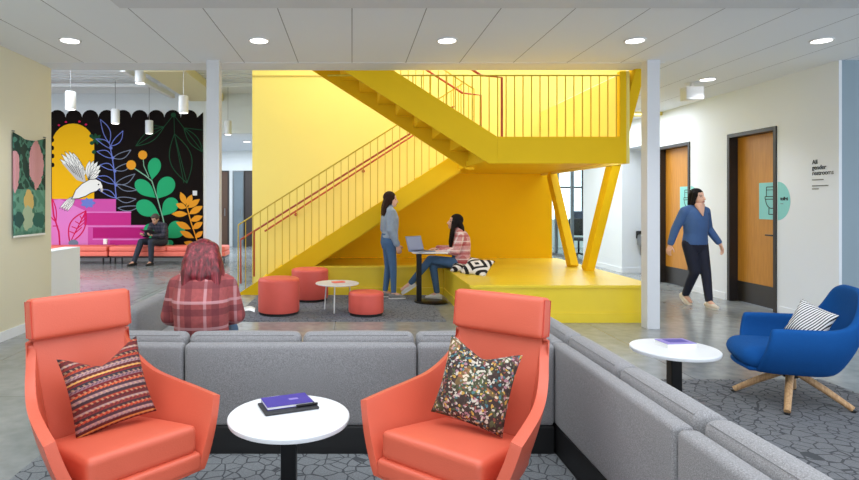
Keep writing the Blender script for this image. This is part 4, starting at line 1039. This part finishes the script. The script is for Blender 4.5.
def person(label, loc, rz, J, look, W, skin='skin_light', up=(0, 0, 1), voxel=.007, hs=1.0):
    """J joints in metres, person faces local -Y. W: wardrobe dict"""
    t = thing('person', label, 'person', loc, rz)
    V = {k: Vector(v) for k, v in J.items()}; lat = (V['shl']-V['shr']).normalized(); latH = (V['hpl']-V['hpr']).normalized()
    hips = (V['hpl']+V['hpr'])/2; shm = (V['shl']+V['shr'])/2; neck = V['neck']; head = V['head']
    spine = neck-hips; HF = headframe(look, up); sw = (V['shl']-V['shr']).length/2
    b = Blob(); g = W.get('girth', 1)
    def torso(bl, e, lo=-.06, hi=1.0):
        st = [(-.10, .125, .09), (0, .155, .105), (.15, .15, .105), (.36, .122*g, .09*g), (.55, .132*g, .098*g), (.74, .15, .105), (.87, sw*.84, .084), (.96, sw*.52, .062), (1.04, .055, .052)]
        mid = V.get('mid', hips.lerp(neck, .5)); secs = []
        for f, rx, ry in st:
            if f < lo or f > hi: continue
            c = hips.lerp(neck, f); c += (mid-hips.lerp(neck, .5))*max(0, math.sin(PI*max(0, min(1, f))))
            secs.append((c, rx+e, ry+e))
        bl.loft(secs, lat)
    torso(b, -.012, -1, 2)
    b.cap(neck-(head-neck)*.2, head-HF @ Vector((0, -.0, .06)), .054, .05, 12)
    # head: skull, face, jaw, nose, ears
    b.ell(head+HF @ Vector((0, .012, .022))*hs, Vector((.073, .092, .088))*hs, HF)
    b.ell(head+HF @ Vector((0, -.022, -.035))*hs, Vector((.056, .066, .075))*hs, HF)
    b.ell(head+HF @ Vector((0, -.062, -.088))*hs, Vector((.024, .024, .019))*hs, HF, 10, 8)
    b.cap(head+HF @ Vector((0, -.086, .006))*hs, head+HF @ Vector((0, -.104, -.032))*hs, .008*hs, .0125*hs, 8)
    b.cap(head+HF @ Vector((-.016, -.086, -.066))*hs, head+HF @ Vector((.016, -.086, -.066))*hs, .008*hs, .008*hs, 8)
    for s in (-1, 1):
        b.ell(head+HF @ Vector((s*.075, .01, -.012))*hs, Vector((.010, .020, .031))*hs, HF, 10, 8)
        S = 'l' if s > 0 else 'r'
        b.chain([V['sh'+S], V['el'+S], V['wr'+S]], [.046, .037, .026])
        b.cap(V['el'+S], V['el'+S].lerp(V['wr'+S], .35), .038, .036)
        hd = W['hands'][S]; hand(b, V['wr'+S], hd[0], hd[1], hd[2], hd[3])
        b.chain([V['hp'+S], V['kn'+S], V['an'+S]], [.078, .05, .036])
        b.cap(V['kn'+S].lerp(V['an'+S], .15), V['kn'+S].lerp(V['an'+S], .45), .048, .046)
        b.cap(V['an'+S], V['to'+S], .034, .022, 12)
    eyes = [head+HF @ Vector((s*.031, -.078, .004))*hs for s in (-1, 1)]; brow = [head+HF @ Vector((s*.032, -.082, .024))*hs for s in (-1, 1)]; mouth = head+HF @ Vector((0, -.096, -.066))*hs
    HFi = HF.transposed()
    def paint(c, nn):
        for e in eyes:
            q = HFi @ (c-e)
            if abs(q.x) < .013 and abs(q.z) < .006 and q.y < .03: return 1
        for e in brow:
            q = HFi @ (c-e)
            if abs(q.x) < .016 and abs(q.z) < .0035 and q.y < .03: return 1
        q = HFi @ (c-mouth)
        if abs(q.x) < .021 and abs(q.z) < .008 and abs(q.y) < .02: return 2
        return 0
    b.finish('body', [skin, 'eye_dark', 'lip'], t, voxel, 2, paint)
    # trousers
    p = Blob(); 
    p.loft([(hips-(neck-hips)*.20, .12, .10), (hips-(neck-hips)*.02, .168, .122), (hips.lerp(neck, .14), .155, .115), (hips.lerp(neck, .26), .137, .105)], latH)
    for S in 'lr':
        e = W.get('leg_ease', 0); cuff = V['kn'+S].lerp(V['an'+S], W.get('cuff', .93))
        p.cap(V['hp'+S], V['kn'+S], .092+e, .062+e, 16); p.cap(V['kn'+S], cuff, .062+e, .045+e, 16); p.cap(V['kn'+S].lerp(cuff, .1), V['kn'+S].lerp(cuff, .42), .06+e, .056+e)
    p.finish('trousers', [W['pants']], t, .009, 3)
    # top with sleeves
    c = Blob(); e = W.get('ease', .014); torso(c, e, W.get('hem', -.02), .99)
    c.cap(neck-(neck-hips)*.06, neck+(head-neck)*W.get('collar', .12), .066, .058, 14) if W.get('collar', .12) else None
    for S in 'lr':
        sc = V['el'+S].lerp(V['wr'+S], W.get('cuffarm', .93)); c.cap(V['sh'+S], V['el'+S], .056+e*.6, .046+e*.6, 14); c.cap(V['el'+S], sc, .047+e*.6, .034+e*.6, 14)
        if W.get('cuffband'): c.cap(sc-(sc-V['el'+S]).normalized()*.02, sc, .040+e*.5, .040+e*.5, 14)
    if W.get('hemband'): c.loft([(hips.lerp(neck, W['hem']-.02), .150, .112), (hips.lerp(neck, W['hem']+.08), .150, .112)], lat)
    for S in 'lr': c.cap(neck-(neck-hips)*.03, V['sh'+S]+Vector((0, 0, .012)), .05+e*.6, .045+e*.6, 14)
    top = c.finish('shirt', [W['top']], t, .009, 3)
    if W.get('vneck'):
        # bare neckline shows as an inset of skin
        f = HF @ Vector((0, -1, 0)); fb = lat.cross(spine.normalized()).normalized()
        if fb.dot(Vector((0, -1, 0))) < 0: fb = -fb
        c0 = hips.lerp(neck, .93)+fb*.078; v_ = MB(); n1 = hips.lerp(neck, 1.03)+fb*.05; dn = hips.lerp(neck, .76)+fb*(.105+e+.004)
        k_ = Blob(); k_.cap(n1+lat*.045+fb*.02, dn+fb*.006, .03, .008, 10); k_.cap(n1-lat*.045+fb*.02, dn+fb*.006, .03, .008, 10); k_.cap(n1+fb*.02, dn+(n1-dn)*.1+fb*.006, .034, .010, 10)
        k_.finish('neckline_inset', [W['vneck']], top, .006, 1)
    # shoes
    for S in 'lr':
        a = V['an'+S]; to = V['to'+S]; d = (to-a); dflat = W.get('foot_flat', {}).get(S, True)
        if dflat: fd = Vector((d.x, d.y, 0)).normalized(); z0 = min(a.z, to.z)-.0; sole = W.get('sole_z', {}).get(S, 0.0); upv = Vector((0, 0, 1))
        else: fd = d.normalized(); upv = fd.cross(lat); upv = upv if upv.z > 0 else -upv
        heel = a-fd*.045-upv*(a.z-.05 if dflat and 'sole_z' not in W else .045) if False else None
        base = Vector((a.x, a.y, W.get('sole_z', {}).get(S, 0.0))) if dflat else a-upv*.075
        s_ = Blob(); s_.cap(base+fd*(-.045)+upv*.040, base+fd*.09+upv*.036, .037, .040, 14, k=.9); s_.cap(base+fd*.09+upv*.034, base+fd*.155+upv*.028, .040, .028, 14, k=.8); s_.cap(base+upv*.05, a+(V['kn'+S]-a).normalized()*W.get('boot', .0), .04, .042 if W.get('boot') else .036, 14)
        sh = s_.finish('shoe', [W['shoes']], t, .006, 2)
        so = MB(); xs = fd.cross(upv).normalized(); outl = []
        for i in range(20):
            an = 2*PI*i/20; ca, sa = math.cos(an), math.sin(an); w_ = .040 if ca > 0 else .034
            outl.append(base+fd*(.052+.128*ca)+xs*w_*sa*(1-.15*ca))
        so.add([q+upv*.001 for q in outl]+[q+upv*.02 for q in outl], [tuple(range(19, -1, -1)), tuple(range(20, 40))]+[(i, (i+1) % 20, (i+1) % 20+20, i+20) for i in range(20)])
        so.build('sole', W.get('sole', 'sole_white'), parent=sh)
    # hair
    h = Blob(); hm = Vector
    h.ell(head+HF @ Vector((0, .026, .036))*hs, Vector((.086, .098, .092))*hs, HF)
    st = W['hair_style']
    if st == 'long':
        for s in (-1, 1): h.cap(head+HF @ Vector((s*.066, .01, .05))*hs, head+HF @ Vector((s*.076, .02, -.06))*hs, .026, .024, 10)
        dn = Vector((0, 0, -1)); bk = HF @ Vector((0, 1, 0)); bk.z = 0; bk.normalize(); s0 = head+HF @ Vector((0, .06, 0))
        L = W.get('hair_len', .34)
        for u in (-.055, -.02, .02, .055): q0 = s0+HF @ Vector((u, 0, 0)); h.chain([q0, q0+dn*L*.35+bk*.035, q0+dn*L*.7+bk*.045+HF @ Vector((u*.2, 0, 0)), q0+dn*L+bk*.03], [.045, .042, .036, .016], n=10)
        for off in W.get('locks', ()):
            q0 = head+HF @ Vector(off[0]); h.chain([q0]+[q0+Vector(o_) for o_ in off[1]], [.032]+[.030]*(len(off[1])-1)+[.014], n=10)
    elif st == 'bob':
        for s in (-1, 1):
            h.cap(head+HF @ Vector((s*.064, .0, .05))*hs, head+HF @ Vector((s*.080, .015, -.085))*hs, .030, .030, 10); h.cap(head+HF @ Vector((s*.05, .06, .03)), head+HF @ Vector((s*.055, .07, -.10)), .04, .038, 10)
        h.cap(head+HF @ Vector((0, .07, .02)), head+HF @ Vector((0, .08, -.10)), .05, .045, 10)
    elif st == 'short':
        h.cap(head+HF @ Vector((0, .065, .02)), head+HF @ Vector((0, .07, -.055)), .05, .035, 10)
        h.ell(head+HF @ Vector((0, -.035, .085)), (.06, .05, .03), HF)
    elif st == 'red':
        for s in (-1, 1):
            for q in (0.02, .06): h.chain([head+HF @ Vector((s*.05, q, .05)), head+HF @ Vector((s*.088, q+.02, -.05)), head+Vector((s*.105, -.0, -.15))+HF @ Vector((0, q+.01, 0)), head+Vector((s*.118, -.01, -.235))+HF @ Vector((0, q, 0))], [.05, .046, .045, .018], n=12)
        for u in (-.06, -.03, 0, .03, .06): h.chain([head+HF @ Vector((u, .075, .04)), head+HF @ Vector((u*1.2, .105, -.05)), head+HF @ Vector((u*1.5, .11, -.14-.01*math.cos(u*60))), head+HF @ Vector((u*1.75, .10, -.225-.02*math.cos(u*110)))], [.05, .046, .042, .016], n=12)
    # keep the face free: paint nothing, just cut by a face plane through a remeshed hull
    ho = h.finish('hair', [W['hair']], t, .008, 2)
    if st != 'red':
        me = ho.data; bm = bmesh.new(); bm.from_mesh(me)
        def infront(v):
            q = HFi @ (v-head); return q.y < -.045+.02*min(1, max(0, (q.z-.03)/.05))*0 and q.z < .062 and abs(q.x) < .062
        bmesh.ops.delete(bm, geom=[v for v in bm.verts if infront(v.co)], context='VERTS'); bm.to_mesh(me); bm.free()
        md = ho.modifiers.new('solidify', 'SOLIDIFY'); md.thickness = .008; md.offset = -1
    return t

person_scale = 1
F_ = (0, -1, 0); B_ = (0, 1, 0); D_ = (0, 0, -1); U_ = (0, 0, 1); Lf = (1, 0, 0); Rt = (-1, 0, 0)
# 1. red haired person on the sofa, back to the camera
J = dict(hpl=(.09, 0, .52), hpr=(-.09, 0, .52), mid=(0, .05, .76), neck=(0, -.03, .985), head=(0, -.06, 1.065), shl=(.160, -.01, .885), shr=(-.160, -.01, .885),
         ell=(.222, -.04, .68), elr=(-.215, -.06, .68), wrl=(.20, -.27, .60), wrr=(-.08, -.28, .60), knl=(.12, -.44, .50), knr=(-.12, -.44, .50), anl=(.12, -.46, .08), anr=(-.12, -.46, .08), tol=(.12, -.58, .03), tor=(-.12, -.58, .03))
person('red haired person in a rust plaid shirt seated on the grey sofa, back turned', (-.995, 3.86, 0), PI+R(4), J, (.05, -1, -.35), dict(hands=dict(l=((-.3, -1, -.1), (0, .2, -1), Rt, .4), r=((.3, -1, -.1), (0, .2, -1), Lf, .4)),
       pants='jeans_dark', top='plaid_rust', ease=.026, hem=-.02, hair='hair_red', hair_style='red', shoes='shoe_black', girth=1.22, collar=.35))
# the open booklet in that person's hands
t = thing('open_booklet', 'open white booklet held by the red haired person', 'booklet', (-.80, 4.08, .66), R(8))
for s in (-1, 1):
    mb = MB(); n = 8; V = []
    for i in range(n+1):
        for j in (0, 1): u = i/n; V.append((s*u*.115, -.08+.16*j, .035*math.sin(u*PI*.8)))
    mb.add(V, [(2*i, 2*i+1, 2*i+3, 2*i+2) for i in range(n)]); mb.build('page', 'paper', t, smooth=180, solid=.003)
# 2. standing woman by the stairs
J = dict(hpl=(.085, 0, .84), hpr=(-.085, 0, .84), mid=(0, -.02, 1.06), neck=(0, .0, 1.35), head=(0, -.03, 1.475), shl=(.165, .01, 1.29), shr=(-.165, .01, 1.29),
         ell=(.21, .03, 1.03), elr=(-.21, .03, 1.03), wrl=(.18, -.08, .81), wrr=(-.18, -.08, .81), knl=(.09, -.01, .46), knr=(-.09, -.04, .46), anl=(.09, .04, .075), anr=(-.09, -.05, .075), tol=(.10, -.10, .03), tor=(-.10, -.19, .03))
person('person standing in a grey denim jacket and jeans with long brown hair, facing the laptop', (.555, 8.70, .008), R(100), J, (0, -1, -.05), dict(hands=dict(l=((0, -.35, -1), (-1, 0, 0), F_, .5), r=((0, -.35, -1), (1, 0, 0), F_, .5)),
       pants='jeans_blue', top='denim_grey', ease=.02, hem=.12, hemband=1, cuffband=1, collar=.3, hair='hair_brown', hair_style='long', hair_len=.31, shoes='shoe_grey', leg_ease=-.006))
# 3. seated woman on the platform edge
J = dict(hpl=(.085, 0, .535), hpr=(-.085, .0, .535), mid=(0, .035, .78), neck=(0, -.03, 1.03), head=(0, -.075, 1.15), shl=(.165, -.02, .965), shr=(-.165, -.02, .965),
         ell=(.20, -.09, .73), elr=(-.20, -.09, .73), wrl=(.14, -.30, .74), wrr=(-.12, -.32, .75), knl=(.05, -.44, .60), knr=(-.02, -.40, .53), anl=(-.03, -.74, .22), anr=(-.04, -.33, .085), tol=(-.04, -.86, .14), tor=(-.05, -.46, .03))
person('person seated on the yellow platform in a red and white plaid shirt and jeans', (1.60, 8.60, .0), R(-92), J, (-.1, -1, .12), dict(hands=dict(l=((0, -1, -.1), D_, Rt, .35), r=((0, -1, -.1), D_, Lf, .35)),
       pants='jeans_dark', top='plaid_red_white', ease=.026, hem=.0, collar=.4, hair='hair_black', hair_style='long', hair_len=.20, locks=(((.075, -.02, 0), ((.02, -.02, -.15), (.01, -.04, -.30), (.0, -.05, -.42))), ((-.075, -.02, 0), ((-.02, -.02, -.15), (-.01, -.04, -.30), (.0, -.05, -.38)))),
       shoes='shoe_white', foot_flat=dict(l=False, r=True)), skin='skin_light')
# 4. walking woman in the corridor
J = dict(hpl=(.09, 0, .86), hpr=(-.09, 0, .86), mid=(0, -.015, 1.08), neck=(0, -.02, 1.39), head=(.01, -.04, 1.515), shl=(.165, .0, 1.315), shr=(-.165, -.0, 1.315),
         ell=(.25, .04, 1.07), elr=(-.25, .07, 1.07), wrl=(.33, -.08, .86), wrr=(-.31, .10, .84), knl=(.07, -.12, .47), knr=(-.05, -.05, .47), anl=(.05, -.20, .085), anr=(-.03, .15, .12), tol=(.04, -.33, .03), tor=(-.03, .04, .045))
person('person walking past the restroom doors in a blue sweater and navy jeans', (4.80, 8.12, 0), R(10), J, (.3, -1, .0), dict(hands=dict(l=((.25, -.2, -1), (-1, .3, 0), F_, .45), r=((-.2, .1, -1), (1, .3, 0), F_, .45)),
       pants='jeans_navy', top='sweater_blue', ease=.018, hem=-.06, collar=0, vneck='skin_light', cuffarm=.86, hair='hair_black', hair_style='bob', shoes='shoe_cream', girth=1.12, leg_ease=.004, foot_flat=dict(l=True, r=False)), up=(0, 0, 1))
# 5. man reading on the coral bench
J = dict(hpl=(.10, 0, .52), hpr=(-.10, 0, .52), mid=(0, .07, .73), neck=(0, -.09, .95), head=(0, -.16, 1.05), shl=(.19, -.07, .90), shr=(-.19, -.07, .90),
         ell=(.25, -.16, .67), elr=(-.24, -.16, .67), wrl=(.12, -.38, .68), wrr=(-.12, -.38, .68), knl=(.15, -.45, .54), knr=(-.15, -.45, .54), anl=(.12, -.42, .09), anr=(-.20, -.62, .09), tol=(.13, -.56, .03), tor=(-.22, -.76, .03))
person('person in dark clothes reading on the coral bench below the mural', (-4.52, 13.66, 0), R(-24), J, (0, -1, -.55), dict(hands=dict(l=((-.2, -1, .2), U_, Lf, .6), r=((.2, -1, .2), U_, Rt, .6)),
       pants='trousers_charcoal', top='plaid_navy', ease=.025, hem=-.02, collar=.3, hair='hair_grey', hair_style='short', shoes='shoe_black', sole='shoe_black', boot=.12, leg_ease=.012), skin='skin_tan', voxel=.009)
t = thing('binder', 'black open binder held by the reading man', 'binder', (-4.66, 13.27, .745), R(-24))
MB().box(-.17, -.002, -.12, .12, 0, .012, Matrix.Rotation(R(12), 4, 'Y') @ Matrix.Rotation(R(-28), 4, 'X')).build('cover', 'folder_black', t)
MB().box(.002, .17, -.12, .12, 0, .012, Matrix.Rotation(R(-12), 4, 'Y') @ Matrix.Rotation(R(-28), 4, 'X')).build('cover', 'folder_black', t)
